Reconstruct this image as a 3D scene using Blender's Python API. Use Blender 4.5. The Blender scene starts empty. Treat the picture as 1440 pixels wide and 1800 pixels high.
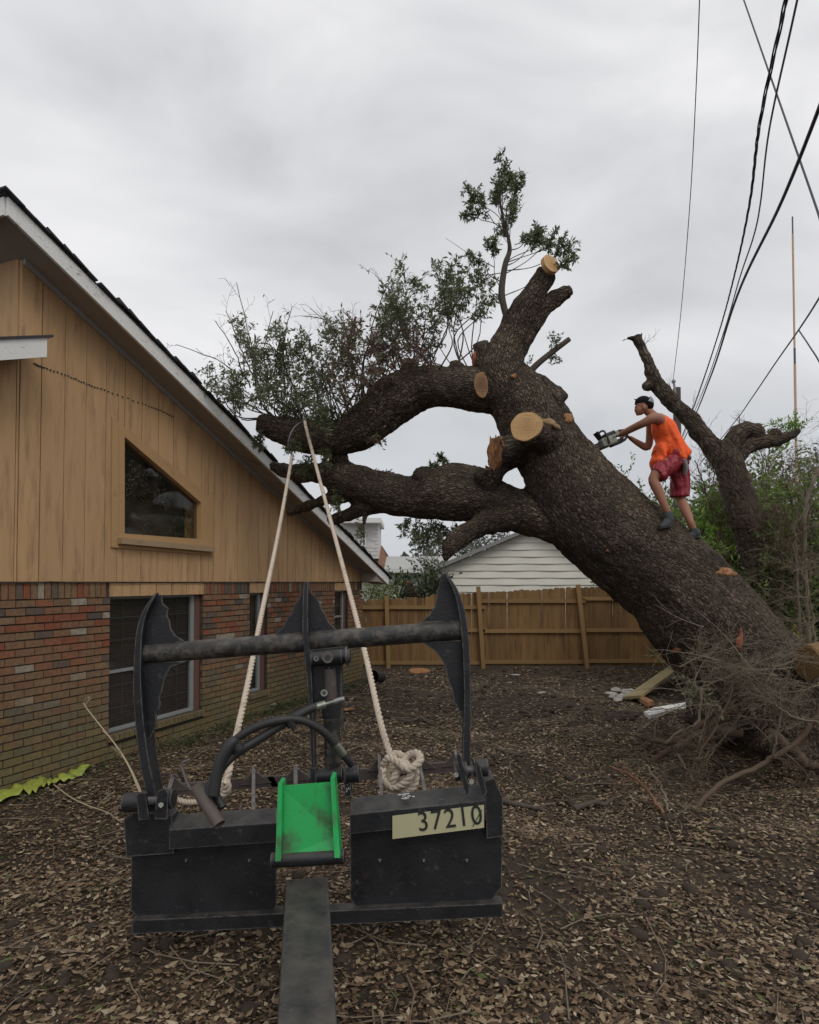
import bpy, math, random
import numpy as np
from mathutils import Vector, Matrix, Quaternion
from mathutils.bvhtree import BVHTree
random.seed(7)
RNG = np.random.default_rng(7)
SC = bpy.context.scene
COL = SC.collection
R = math.radians
# ---------------------------------------------------------------- camera
F = 1109.0; PITCH = R(1.5); EYE = 2.06; PCX, PCY = 720.0, 994.0
cam = bpy.data.cameras.new('camera'); cam.lens = F / 1800 * 36; cam.sensor_width = 36
cam.shift_x = 0; cam.shift_y = (PCY - 900) / 1800; cam.clip_end = 2000; cam.clip_start = 0.05
camo = bpy.data.objects.new('camera', cam); COL.objects.link(camo)
camo.location = (0, 0, EYE); camo.rotation_euler = (R(90) + PITCH, 0, 0); SC.camera = camo
# ---------------------------------------------------------------- world (overcast)
W = bpy.data.worlds.new('World'); SC.world = W; W.use_nodes = True
wn = W.node_tree.nodes; wl = W.node_tree.links; wn.clear()
wo = wn.new('ShaderNodeOutputWorld'); bg = wn.new('ShaderNodeBackground'); bg.inputs[1].default_value = 0.1
sky = wn.new('ShaderNodeTexSky'); sky.sky_type = 'NISHITA'; sky.sun_disc = False
sky.sun_elevation = R(48); sky.sun_rotation = R(150); sky.air_density = 1.0
tc = wn.new('ShaderNodeTexCoord'); mp = wn.new('ShaderNodeMapping'); mp.inputs['Scale'].default_value = (1.0, 1.0, 2.6)
mp.inputs['Rotation'].default_value = (R(8), R(-14), 0); mp.inputs['Location'].default_value = (3.3, 1.2, 0.4)
n1 = wn.new('ShaderNodeTexNoise'); n1.inputs['Scale'].default_value = 1.7; n1.inputs['Detail'].default_value = 5; n1.inputs['Roughness'].default_value = .5
n1.inputs['Distortion'].default_value = .5
rp = wn.new('ShaderNodeValToRGB'); cr = rp.color_ramp
cr.elements[0].position = .33; cr.elements[0].color = (.60, .61, .63, 1)
cr.elements[1].position = .66; cr.elements[1].color = (.96, .955, .97, 1)
sep = wn.new('ShaderNodeSeparateXYZ'); hr = wn.new('ShaderNodeMapRange')
hr.inputs['From Min'].default_value = 0.0; hr.inputs['From Max'].default_value = .34
hm = wn.new('ShaderNodeMix'); hm.data_type = 'RGBA'
hm.inputs[6].default_value = (.56, .585, .62, 1)
sc10 = wn.new('ShaderNodeVectorMath'); sc10.operation = 'SCALE'; sc10.inputs['Scale'].default_value = 10.0
mx = wn.new('ShaderNodeMix'); mx.data_type = 'RGBA'; mx.inputs[0].default_value = .97
wl.new(tc.outputs['Generated'], mp.inputs[0]); wl.new(mp.outputs[0], n1.inputs['Vector']); wl.new(n1.outputs[0], rp.inputs[0])
wl.new(tc.outputs['Generated'], sep.inputs[0]); wl.new(sep.outputs[2], hr.inputs['Value']); wl.new(hr.outputs[0], hm.inputs[0])
wl.new(rp.outputs[0], hm.inputs[7]); wl.new(hm.outputs[2], sc10.inputs[0])
wl.new(sky.outputs[0], mx.inputs[6]); wl.new(sc10.outputs[0], mx.inputs[7]); wl.new(mx.outputs[2], bg.inputs[0]); wl.new(bg.outputs[0], wo.inputs[0])
sun = bpy.data.lights.new('sun', 'SUN'); sun.energy = 0.9; sun.angle = R(25); sun.color = (1, .96, .9)
suno = bpy.data.objects.new('sun', sun); COL.objects.link(suno)
suno.rotation_euler = Vector((-math.sin(R(150)) * math.cos(R(48)), -math.cos(R(150)) * math.cos(R(48)), -math.sin(R(48)))).to_track_quat('-Z', 'Y').to_euler()
# keep the lamp and the sky in agreement: sun stands behind the camera to the right
suno.rotation_euler = Vector((-.33, .58, -.74)).to_track_quat('-Z', 'Y').to_euler()
SC.view_settings.view_transform = 'Standard'; SC.view_settings.look = 'None'
SC.view_settings.exposure = 0; SC.view_settings.gamma = 1
SC.view_settings.use_curve_mapping = False

# ---------------------------------------------------------------- helpers
def at(px, py, Y):
    a = (px - PCX) / F; b = (PCY - py) / F
    d = Vector((a, math.cos(PITCH) - b * math.sin(PITCH), math.sin(PITCH) + b * math.cos(PITCH)))
    return Vector((0, 0, EYE)) + d * (Y / d.y)
def raydir(px, py):
    return (at(px, py, 10) - Vector((0, 0, EYE))).normalized()

class MB:
    def __init__(s): s.v = []; s.f = []; s.r = []; s.sm = []; s.cur = 0.5
    def add(s, vs, fs, smooth=False, r=None):
        b = len(s.v); s.v += [tuple(x) for x in vs]
        for f in fs: s.f.append(tuple(i + b for i in f)); s.r.append(s.cur if r is None else r); s.sm.append(smooth)
    def box(s, c, size, m=None, r=None):
        hx, hy, hz = [k / 2 for k in size]; c = Vector(c)
        vs = [Vector((x * hx, y * hy, z * hz)) for x in (-1, 1) for y in (-1, 1) for z in (-1, 1)]
        if m is not None: vs = [m @ v for v in vs]
        s.add([v + c for v in vs], [(0, 1, 3, 2), (4, 6, 7, 5), (0, 4, 5, 1), (2, 3, 7, 6), (0, 2, 6, 4), (1, 5, 7, 3)], r=r)
    def bar(s, a, b, w, h, up=(0, 0, 1), r=None):
        a = Vector(a); b = Vector(b); d = (b - a); L = d.length; d.normalize()
        x = d.cross(Vector(up)); 
        if x.length < 1e-4: x = d.cross(Vector((1, 0, 0)))
        x.normalize(); z = x.cross(d)
        m = Matrix((x, d, z)).transposed()
        s.box((a + b) / 2, (w, L, h), m, r)
    def prism(s, poly, off, r=None, smooth=False):
        n = len(poly); off = Vector(off); p = [Vector(q) for q in poly]
        nrm = Vector((0, 0, 0))
        for i in range(n): nrm += p[i].cross(p[(i + 1) % n])
        if nrm.dot(off) > 0: p.reverse()
        vs = p + [q + off for q in p]
        s.add(vs, [tuple(range(n)), tuple(range(2 * n - 1, n - 1, -1))], r=r)
        s.add(vs, [(i, i + n, (i + 1) % n + n, (i + 1) % n) for i in range(n)], smooth, r=r)
    def tube(s, pts, rad, seg=8, caps=True, ref=None, smooth=True, r=None, jit=0):
        P = [Vector(p) for p in pts]; n = len(P)
        if not hasattr(rad, '__len__'): rad = [rad] * n
        T = [(P[min(i + 1, n - 1)] - P[max(i - 1, 0)]).normalized() for i in range(n)]
        u = Vector(ref) if ref is not None else (Vector((0, 0, 1)) if abs(T[0].z) < .9 else Vector((1, 0, 0)))
        vs = []
        for i in range(n):
            if ref is not None: u = Vector(ref)
            u = u - T[i] * u.dot(T[i])
            if u.length < 1e-6: u = T[i].orthogonal()
            u.normalize(); w = T[i].cross(u)
            ra, rb = rad[i] if hasattr(rad[i], '__len__') else (rad[i], rad[i])
            for k in range(seg):
                a = 2 * math.pi * k / seg; j = 1 + (random.uniform(-jit, jit) if jit else 0)
                vs.append(P[i] + u * (math.cos(a) * ra * j) + w * (math.sin(a) * rb * j))
        fs = [(i * seg + k, i * seg + (k + 1) % seg, (i + 1) * seg + (k + 1) % seg, (i + 1) * seg + k) for i in range(n - 1) for k in range(seg)]
        s.add(vs, fs, smooth, r)
        if caps:
            s.add([vs[k] for k in range(seg)], [tuple(range(seg - 1, -1, -1))], False, r)
            s.add([vs[(n - 1) * seg + k] for k in range(seg)], [tuple(range(seg))], False, r)
    def solidtube(s, pts, rad, seg=12, ref=None):
        """closed with shared vertices and rounded ends (for remeshing)"""
        P = [Vector(p) for p in pts]; n = len(P)
        T = [(P[min(i + 1, n - 1)] - P[max(i - 1, 0)]).normalized() for i in range(n)]
        u = Vector(ref) if ref is not None else (Vector((0, 0, 1)) if abs(T[0].z) < .9 else Vector((1, 0, 0)))
        vs = []
        for i in range(n):
            if ref is not None: u = Vector(ref)
            u = (u - T[i] * u.dot(T[i])).normalized(); w = T[i].cross(u)
            ra, rb = rad[i] if hasattr(rad[i], '__len__') else (rad[i], rad[i])
            for k in range(seg):
                a = 2 * math.pi * k / seg
                vs.append(P[i] + u * (math.cos(a) * ra) + w * (math.sin(a) * rb))
        fs = [(i * seg + k, i * seg + (k + 1) % seg, (i + 1) * seg + (k + 1) % seg, (i + 1) * seg + k) for i in range(n - 1) for k in range(seg)]
        fs += [tuple(range(seg - 1, -1, -1)), tuple((n - 1) * seg + k for k in range(seg))]
        s.add(vs, fs, True)
    def ball(s, c, rad, seg=12, rings=8, m=None, r=None):
        if not hasattr(rad, '__len__'): rad = (rad,) * 3
        vs = []; c = Vector(c)
        for i in range(rings + 1):
            th = math.pi * i / rings
            for k in range(seg):
                a = 2 * math.pi * k / seg
                v = Vector((math.sin(th) * math.cos(a) * rad[0], math.sin(th) * math.sin(a) * rad[1], math.cos(th) * rad[2]))
                if m is not None: v = m @ v
                vs.append(v + c)
        # merge the poles
        top = vs[0]; bot = vs[-1]; body = vs[seg:-seg]; vv = [top] + body + [bot]; n = rings - 1
        fs = [(0, 1 + k, 1 + (k + 1) % seg) for k in range(seg)]
        for i in range(n - 1):
            for k in range(seg): fs.append((1 + i * seg + k, 1 + (i + 1) * seg + k, 1 + (i + 1) * seg + (k + 1) % seg, 1 + i * seg + (k + 1) % seg))
        L = len(vv) - 1
        fs += [(L, 1 + (n - 1) * seg + (k + 1) % seg, 1 + (n - 1) * seg + k) for k in range(seg)]
        s.add(vv, fs, True, r)
    def leaf(s, p, d, nrm, L, w, r=None):
        p = Vector(p); x = d.cross(nrm)
        if x.length < 1e-4: x = d.orthogonal()
        x.normalize(); n2 = x.cross(d)
        s.add([p, p + d * L * .45 + x * w - n2 * w * .25, p + d * L, p + d * L * .45 - x * w - n2 * w * .25], [(0, 1, 2, 3)], r=random.random() if r is None else r)
    def mesh(s, name, inv=None):
        me = bpy.data.meshes.new(name)
        v = s.v
        if inv is not None:
            A = np.array(v, dtype=np.float64); M = np.array(inv); A = A @ M[:3, :3].T + M[:3, 3]; v = A.tolist()
        me.from_pydata(v, [], s.f)
        me.polygons.foreach_set('use_smooth', s.sm)
        at_ = me.attributes.new('rnd', 'FLOAT', 'FACE'); at_.data.foreach_set('value', s.r)
        me.update(); return me

def wmat(o):
    m = o.matrix_basis.copy()
    while o.parent: o = o.parent; m = o.matrix_basis @ m
    return m
def tag(o, label=None, cat=None, group=None, kind=None):
    if label: o['label'] = label
    if cat: o['category'] = cat
    if group: o['group'] = group
    if kind: o['kind'] = kind
    return o
def empty(name, loc, label, cat, group=None, rz=0):
    o = bpy.data.objects.new(name, None); COL.objects.link(o); o.location = loc; o.rotation_euler = (0, 0, rz)
    o.empty_display_size = .1
    return tag(o, label, cat, group)
def link(name, me, m, parent=None):
    o = bpy.data.objects.new(name, me); COL.objects.link(o)
    if m is not None and not me.materials: me.materials.append(m)
    if parent is not None: o.parent = parent
    return o
def build(name, mb, m, parent=None, local=False):
    """parent given: mb in world coordinates unless local"""
    inv = None
    if parent is not None and not local: inv = wmat(parent).inverted()
    return link(name, mb.mesh(name, inv), m, parent)
def single(name, mb, m, loc, label=None, cat=None, group=None, kind=None):
    """a top-level one-mesh thing with its origin at loc"""
    o = link(name, mb.mesh(name, Matrix.Translation(-Vector(loc))), m); o.location = loc
    return tag(o, label, cat, group, kind)
def stuffpart(o): o['kind'] = 'stuff'; return o
def cr_spline(P, n):
    """catmull-rom through tuples of numbers"""
    P = [np.array(p, float) for p in P]; out = []
    Q = [2 * P[0] - P[1]] + P + [2 * P[-1] - P[-2]]
    for i in range(1, len(Q) - 2):
        for k in range(n):
            t = k / n; a, b, c, d = Q[i - 1], Q[i], Q[i + 1], Q[i + 2]
            out.append(.5 * ((2 * b) + (c - a) * t + (2 * a - 5 * b + 4 * c - d) * t * t + (3 * b - a - 3 * c + d) * t ** 3))
    out.append(P[-1]); return out
def pxchain(P, n=4):
    """P: (px,py,Y,halfwidth_px) -> world points, radii"""
    S = cr_spline(P, n)
    return [at(p[0], p[1], p[2]) for p in S], [max(.002, p[3]) * p[2] / F for p in S]
def rvec():
    while True:
        v = Vector((random.uniform(-1, 1), random.uniform(-1, 1), random.uniform(-1, 1)))
        if .05 < v.length < 1: return v.normalized()
def remesh(mb, voxel, smooth=2, disp=None):
    me = mb.mesh('tmp'); o = bpy.data.objects.new('tmp', me); COL.objects.link(o)
    md = o.modifiers.new('r', 'REMESH'); md.mode = 'VOXEL'; md.voxel_size = voxel; md.use_smooth_shade = True
    if smooth:
        sm = o.modifiers.new('s', 'SMOOTH'); sm.factor = .5; sm.iterations = smooth
    dg = bpy.context.evaluated_depsgraph_get(); dg.update()
    out = bpy.data.meshes.new_from_object(o.evaluated_get(dg), depsgraph=dg)
    bpy.data.objects.remove(o); bpy.data.meshes.remove(me)
    out.materials.clear()
    for p in out.polygons: p.use_smooth = True
    return out
def to_local(me, parent):
    me.transform(wmat(parent).inverted()); return me

# ---------------------------------------------------------------- materials
class NT:
    def __init__(s, name):
        s.m = bpy.data.materials.new(name); s.m.use_nodes = True; s.t = s.m.node_tree; s.t.nodes.clear()
        s.out = s.n('ShaderNodeOutputMaterial'); s.b = s.n('ShaderNodeBsdfPrincipled'); s.l(s.b.outputs[0], s.out.inputs[0])
    def n(s, t, **k):
        x = s.t.nodes.new(t)
        for a, v in k.items(): setattr(x, a, v)
        return x
    def l(s, a, b): s.t.links.new(a, b)
    def noise(s, co, scale, detail=4, rough=.55, dist=0):
        x = s.n('ShaderNodeTexNoise'); x.inputs['Scale'].default_value = scale; x.inputs['Detail'].default_value = detail
        x.inputs['Roughness'].default_value = rough; x.inputs['Distortion'].default_value = dist
        if co is not None: s.l(co, x.inputs['Vector'])
        return x.outputs[0]
    def vor(s, co, scale, feat='F1', out=0):
        x = s.n('ShaderNodeTexVoronoi'); x.inputs['Scale'].default_value = scale; x.feature = feat
        s.l(co, x.inputs['Vector']); return x.outputs[out]
    def map(s, co, scale=(1, 1, 1), rot=(0, 0, 0), loc=(0, 0, 0)):
        x = s.n('ShaderNodeMapping'); x.inputs['Scale'].default_value = scale; x.inputs['Rotation'].default_value = rot; x.inputs['Location'].default_value = loc
        s.l(co, x.inputs[0]); return x.outputs[0]
    def co(s, k='Object'): return s.n('ShaderNodeTexCoord').outputs[k]
    def pos(s): return s.n('ShaderNodeNewGeometry').outputs['Position']
    def ramp(s, f, stops, interp='LINEAR'):
        x = s.n('ShaderNodeValToRGB'); c = x.color_ramp; c.interpolation = interp
        while len(c.elements) > 1: c.elements.remove(c.elements[-1])
        c.elements[0].position = stops[0][0]; c.elements[0].color = (*stops[0][1], 1)
        for p, q in stops[1:]:
            e = c.elements.new(p); e.color = (*q, 1)
        s.l(f, x.inputs[0]); return x.outputs[0]
    def mr(s, f, a, b, c=0, d=1):
        x = s.n('ShaderNodeMapRange'); s.l(f, x.inputs[0])
        for i, v in enumerate((a, b, c, d)): x.inputs[i + 1].default_value = v
        return x.outputs[0]
    def mix(s, f, a, b, mode='MIX'):
        x = s.n('ShaderNodeMix'); x.data_type = 'RGBA'; x.blend_type = mode
        for v, i in ((f, 0), (a, 6), (b, 7)):
            if isinstance(v, (int, float)): x.inputs[i].default_value = v
            elif isinstance(v, tuple): x.inputs[i].default_value = (*v, 1)
            else: s.l(v, x.inputs[i])
        return x.outputs[2]
    def math(s, op, a, b=0):
        x = s.n('ShaderNodeMath', operation=op)
        for v, i in ((a, 0), (b, 1)):
            if isinstance(v, (int, float)): x.inputs[i].default_value = v
            else: s.l(v, x.inputs[i])
        return x.outputs[0]
    def attr(s, n='rnd', o=2):
        x = s.n('ShaderNodeAttribute'); x.attribute_name = n; return x.outputs[o]
    def bump(s, h, dist=.01, st=1):
        x = s.n('ShaderNodeBump'); x.inputs['Distance'].default_value = dist; x.inputs['Strength'].default_value = st
        s.l(h, x.inputs['Height']); s.l(x.outputs[0], s.b.inputs['Normal']); return x
    def fin(s, col=None, rough=.8, metal=0, spec=None):
        if col is not None:
            if isinstance(col, tuple): s.b.inputs['Base Color'].default_value = (*col, 1)
            else: s.l(col, s.b.inputs['Base Color'])
        if isinstance(rough, (int, float)): s.b.inputs['Roughness'].default_value = rough
        else: s.l(rough, s.b.inputs['Roughness'])
        s.b.inputs['Metallic'].default_value = metal
        if spec is not None: s.b.inputs['Specular IOR Level'].default_value = spec
        return s.m

def gen(name, c1, c2, scale=6, rough=.85, bscale=40, bdist=.004, stretch=(1, 1, 1), metal=0, c3=None, th3=(.6, .75), s3=3, obj=False, spec=None, jit=0.0):
    t = NT(name); co = t.map(t.co('Object'), stretch)
    if jit:
        # every piece takes another stretch of the grain
        oi = t.n('ShaderNodeObjectInfo'); cx = t.n('ShaderNodeVectorMath', operation='ADD'); t.l(co, cx.inputs[0])
        sc = t.n('ShaderNodeVectorMath', operation='SCALE'); t.l(oi.outputs['Location'], sc.inputs[0]); sc.inputs['Scale'].default_value = 7.3
        t.l(sc.outputs[0], cx.inputs[1]); co = cx.outputs[0]
    c = t.mix(t.noise(co, scale, 6, .6), c1, c2)
    if jit:
        h = t.mr(oi.outputs['Random'], 0, 1, 1 - jit, 1 + jit)
        cmb = t.n('ShaderNodeCombineColor')
        for i in range(3): t.l(h, cmb.inputs[i])
        c = t.mix(1.0, c, cmb.outputs[0], 'MULTIPLY')
    if c3 is not None:
        c = t.mix(t.mr(t.noise(co, s3, 6, .65), th3[0], th3[1]), c, c3)
    t.bump(t.noise(co, bscale, 4), bdist)
    return t.fin(c, rough, metal, spec)

def brick_mat(name, use_attr):
    t = NT(name); oi = t.n('ShaderNodeObjectInfo')
    rn = t.attr() if use_attr else oi.outputs['Random']
    p = t.pos(); sx = t.n('ShaderNodeSeparateXYZ'); t.l(p, sx.inputs[0]); z = sx.outputs[2]
    hi = t.ramp(rn, [(0, (.235, .125, .065)), (.17, (.25, .12, .06)), (.34, (.27, .105, .05)), (.50, (.255, .078, .036)), (.58, (.13, .095, .07)), (.66, (.225, .13, .068)),
                     (.79, (.10, .08, .066)), (.85, (.25, .155, .08)), (.93, (.36, .31, .24)), (.97, (.22, .11, .07))], 'CONSTANT')
    lo = t.ramp(rn, [(0, (.215, .145, .075)), (.2, (.235, .14, .072)), (.4, (.185, .135, .075)), (.55, (.235, .12, .068)), (.7, (.17, .135, .085)), (.85, (.25, .165, .08)), (.95, (.15, .115, .08))], 'CONSTANT')
    zz = t.math('ADD', z, t.mr(t.noise(p, 1.3, 3), 0, 1, -.55, .55))
    c = t.mix(t.mr(zz, .50, 1.15), lo, hi)
    moss_toplight = t.mr(t.math('ADD', z, t.mr(t.noise(p, 2.2, 5, .6), 0, 1, -.9, .9)), .95, .1)
    c = t.mix(t.math('MULTIPLY', moss_toplight, .6), c, (.135, .125, .045))
    c = t.mix(t.mr(t.noise(p, 22, 6, .7), .40, .70, 0, .6), c, (.065, .05, .04))
    c = t.mix(t.mr(t.noise(p, 55, 4, .7), .60, .72, 0, .35), c, (.34, .27, .19))
    t.bump(t.noise(p, 90, 5), .006)
    return t.fin(c, .9)
M = {}
M['brick'] = brick_mat('brick_fired', False); M['brick_j'] = brick_mat('brick_fired_joined', True)
M['mortar'] = gen('mortar', (.042, .034, .026), (.075, .06, .045), 8, .95, 120, .004, c3=(.07, .07, .03))
M['siding'] = gen('tan_painted_plank', (.46, .275, .135), (.58, .365, .185), 2.5, .75, 60, .0035, (5, 5, .6), c3=(.24, .145, .08), th3=(.50, .80), s3=2.2, jit=.07)
M['trim'] = gen('tan_painted_trim', (.42, .255, .115), (.47, .29, .135), 4, .7, 80, .003, c3=(.2, .13, .07), th3=(.6, .8), s3=6)
M['white_paint'] = gen('weathered_white_paint', (.72, .71, .68), (.80, .79, .77), 6, .6, 60, .003, (1, 1, 3), c3=(.34, .29, .23), th3=(.60, .68), s3=9)
M['soffit'] = gen('soffit_board', (.30, .255, .215), (.36, .31, .265), 2, .8, 30, .002, c3=(.2, .17, .14))
M['soffit_trim'] = gen('soffit_trim', (.34, .33, .32), (.40, .39, .37), 2, .8)
M['shingle'] = gen('asphalt_shingle', (.03, .03, .034), (.055, .052, .055), 30, .95, 200, .004, jit=.25)
M['alu'] = gen('window_aluminium', (.22, .23, .23), (.30, .31, .31), 5, .5, 60, .001)
M['blind'] = gen('blind_slats', (.10, .062, .056), (.14, .088, .078), 5, .7)
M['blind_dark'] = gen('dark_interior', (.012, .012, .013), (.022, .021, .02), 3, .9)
M['black_cable'] = gen('black_cable', (.02, .02, .021), (.035, .035, .036), 20, .7)
def glass(name, tint=(.9, .95, .95), dirt=.25, speck=False):
    t = NT(name); t.t.nodes.remove(t.b)
    gl = t.n('ShaderNodeBsdfGlossy'); gl.inputs['Roughness'].default_value = .06; gl.inputs[0].default_value = (.8, .82, .85, 1)
    tr = t.n('ShaderNodeBsdfTransparent'); tr.inputs[0].default_value = (*tint, 1)
    df = t.n('ShaderNodeBsdfDiffuse'); df.inputs[0].default_value = (.30, .28, .24, 1)
    lw_ = t.n('ShaderNodeLayerWeight'); lw_.inputs[0].default_value = .5; fc = t.math('ADD', t.math('MULTIPLY', t.math('POWER', lw_.outputs['Facing'], 4.0), .85), .045)
    m1 = t.n('ShaderNodeMixShader'); t.l(fc, m1.inputs[0]); t.l(tr.outputs[0], m1.inputs[1]); t.l(gl.outputs[0], m1.inputs[2])
    m2 = t.n('ShaderNodeMixShader'); co = t.co('Object')
    d = t.mr(t.noise(co, 3, 5), .4, .8, 0.01, dirt)
    if speck:
        v = t.vor(co, 30); s = t.mr(v, .16, .26, 1, 0); g = t.mr(t.noise(co, 2.2, 2), .38, .55)
        d = t.math('MAXIMUM', d, t.math('MULTIPLY', t.math('MULTIPLY', s, g), .5))
    t.l(d, m2.inputs[0]); t.l(m1.outputs[0], m2.inputs[1]); t.l(df.outputs[0], m2.inputs[2]); t.l(m2.outputs[0], t.out.inputs[0])
    return t.m
M['glass'] = glass('window_glass', (.85, .88, .88), .05); M['glass_dusty'] = glass('dusty_glass', (.8, .78, .74), .10, True)

# ---------------------------------------------------------------- ground
def gz(x, y):
    z = .04 * math.sin(x * 1.3 + .4 * y) + .035 * math.sin(y * 1.9 - x * .7) + .025 * math.sin(3.1 * x + 2.3 * y) + .02 * math.sin(5.3 * y - 1.2 * x + 2 * math.sin(x * 1.7))
    near = max(0, min(1, (14.5 - y) / 3))
    hx = (y - 6.1) / .928 * .3725 - 3.98
    z *= near * max(0.15, min(1, (x - hx) / 1.2))
    # root mound on the right, soil heaved up by the tipped root plate
    d2 = ((x - 5.3) / 1.4) ** 2 + ((y - 8.5) / 1.1) ** 2
    z += .42 * math.exp(-d2) 
    d3 = ((x - 3.75) / .8) ** 2 + ((y - 7.0) / .7) ** 2
    z -= .30 * math.exp(-d3)
    d4 = ((x - 5.2) / 1.3) ** 2 + ((y - 6.9) / .8) ** 2
    z += .16 * math.exp(-d4)
    return z
def ground():
    xs = [-400, -150, -60, -30, -18] + list(np.arange(-12, 14.01, .16)) + [18, 30, 60, 150, 400]
    ys = [-60, -20, -8, -3] + list(np.arange(0, 20.01, .16)) + [24, 30, 45, 80, 150, 400, 1200]
    vs = []
    for y in ys:
        for x in xs:
            n = 0
            if -12 <= x <= 14 and 0 <= y <= 16:
                n = random.uniform(-.012, .012)
            vs.append((x, y, gz(x, y) + n))
    nx = len(xs); fs = [(j * nx + i, j * nx + i + 1, (j + 1) * nx + i + 1, (j + 1) * nx + i) for j in range(len(ys) - 1) for i in range(nx - 1)]
    mb = MB(); mb.add(vs, fs, True)
    t = NT('leaf_strewn_soil'); p = t.pos()
    base = t.mix(t.noise(p, 1.1, 5), (.026, .017, .012), (.055, .037, .022))
    v = t.n('ShaderNodeTexVoronoi'); v.inputs['Scale'].default_value = 26; t.l(p, v.inputs['Vector'])
    lf = t.ramp(v.outputs['Color'], [(0, (.03, .02, .012)), (.4, (.07, .043, .022)), (.7, (.10, .068, .035)), (1, (.15, .11, .065))])
    c = t.mix(t.mr(t.noise(p, .9, 4), .4, .62, .25, .8), base, lf)
    c = t.mix(t.mr(t.noise(p, .55, 4), .56, .68, 0, .6), c, (.028, .018, .014))
    c = t.mix(t.mr(t.noise(t.map(p, (1, 1, 1), loc=(9, 2, 0)), .8, 4), .62, .72, 0, .45), c, (.045, .06, .018))
    c = t.mix(t.mr(t.noise(p, 7, 6, .7), .5, .7, 0, .7), c, (.018, .012, .009))
    t.bump(t.math('ADD', t.math('ADD', t.noise(p, 40, 5), t.math('MULTIPLY', t.noise(p, 6, 5, .65), 3.0)), v.outputs['Distance']), .035)
    o = build('ground', mb, t.fin(c, .95)); tag(o, kind='structure'); return o
ground()
# ---------------------------------------------------------------- brick and plank house
HO = Vector((-3.98, 6.1, 0)); U = Vector((.3717, .92835, 0)).normalized(); NR = Vector((U.y, -U.x, 0))
house = empty('brick_house', HO, 'low house of mixed brick below and tan plank gable above, at the left', 'house', rz=math.atan2(U.y, U.x))
SL = .3949
def zr(s): return 5.31 - SL * (s - .176)          # underside of the rake at the wall
def L3(s, z, d=0): return (s, -d, z)               # house local
def solve_s(px, d=0):
    k = (px - PCX) / F
    bx, by = HO.x + NR.x * d, HO.y + NR.y * d
    # X = k*Y (pitch is small, x/y exact for the ray with Y fixed)
    # at() gives X = a*Y/(cosp - b sinp): use y of the eye line
    c = math.cos(PITCH)
    return (k * by / c - bx) / (U.x - k * U.y / c)
def sz(px, py, d=0):
    o = Vector((0, 0, EYE)); r = raydir(px, py); P0 = HO + NR * d
    t = (P0 - o).dot(NR) / r.dot(NR); q = o + r * t
    return (q - P0).dot(U), q.z
S0, S1, ZB = -1.7, solve_s(637), 2.06
def mkwin(pa, pb, ztop, zbot): return (solve_s(pa), solve_s(pb), zbot, ztop)
WIN = [mkwin(193, 358, 1.90, .29), mkwin(439, 471, 1.90, .32), mkwin(588, 612, 1.90, .95)]
# backing wall
mb = MB()
cs = sorted([S0, S1 - .1] + [w[0] for w in WIN] + [w[1] for w in WIN])
for a, b in zip(cs[:-1], cs[1:]):
    w = next((w for w in WIN if abs(w[0] - a) < 1e-6), None)
    if w:
        mb.box(L3((a + b) / 2, w[2] / 2 - .1, -.125), (b - a, .23, w[2] + .2))
        mb.box(L3((a + b) / 2, (w[3] + ZB) / 2, -.125), (b - a, .23, ZB - w[3]))
    else: mb.box(L3((a + b) / 2, ZB / 2 - .05, -.125), (b - a, .23, ZB + .1))
mb.box((S1 - .12, 4.6, ZB / 2 - .05), (.23, 8.9, ZB + .1))
build('mortar_wall', mb, M['mortar'], house, True)
# bricks
BH, BL, MO = .067, .198, .0115
rowh = .0818
bricks = []   # (s0,s1,z0,z1)
z = ZB - .185; r = 0
while z - BH > -.12:
    s = S0 - (BL + MO) * (.5 if r % 2 else 0)
    while s < S1:
        a, b = s, s + BL
        segs = [(max(a, S0), min(b, S1))]
        for w in WIN:
            if z > w[2] + .01 - .075 and z - BH < w[3]:
                n = []
                for (p, q) in segs:
                    if q <= w[0] or p >= w[1]: n.append((p, q)); continue
                    if p < w[0] - .03: n.append((p, w[0]))
                    if q > w[1] + .03: n.append((w[1], q))
                segs = n
        for p, q in segs:
            if q - p > .035: bricks.append((p, q, z - BH, z))
        s += BL + MO
    z -= rowh; r += 1
s = S0
while s < S1 - .05:      # soldier course
    if not any(w[0] - .03 < s + .03 < w[1] + .0 for w in WIN): bricks.append((s, min(S1, s + .066), ZB - .172, ZB - .004))
    s += .0785
for w in WIN:            # rowlock sill
    s = w[0] - .02
    while s < w[1]:
        bricks.append((s, s + .062, w[2] - .075, w[2] - .003, .045)); s += .0745
def vis(bk):
    q = HO + U * ((bk[0] + bk[1]) / 2) + Vector((0, 0, (bk[2] + bk[3]) / 2)); px = PCX + F * q.x / q.y; py = 1023 + F * (EYE - q.z) / q.y
    a = (bk[1] - bk[0]) * (bk[3] - bk[2]) / q.y ** 2 * abs(q.normalized().dot(NR)) * F * F
    return (a if (-5 < px < 1445 and q.z > -.02) else a * .001)
bricks.sort(key=vis, reverse=True)
cache = {}
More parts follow.
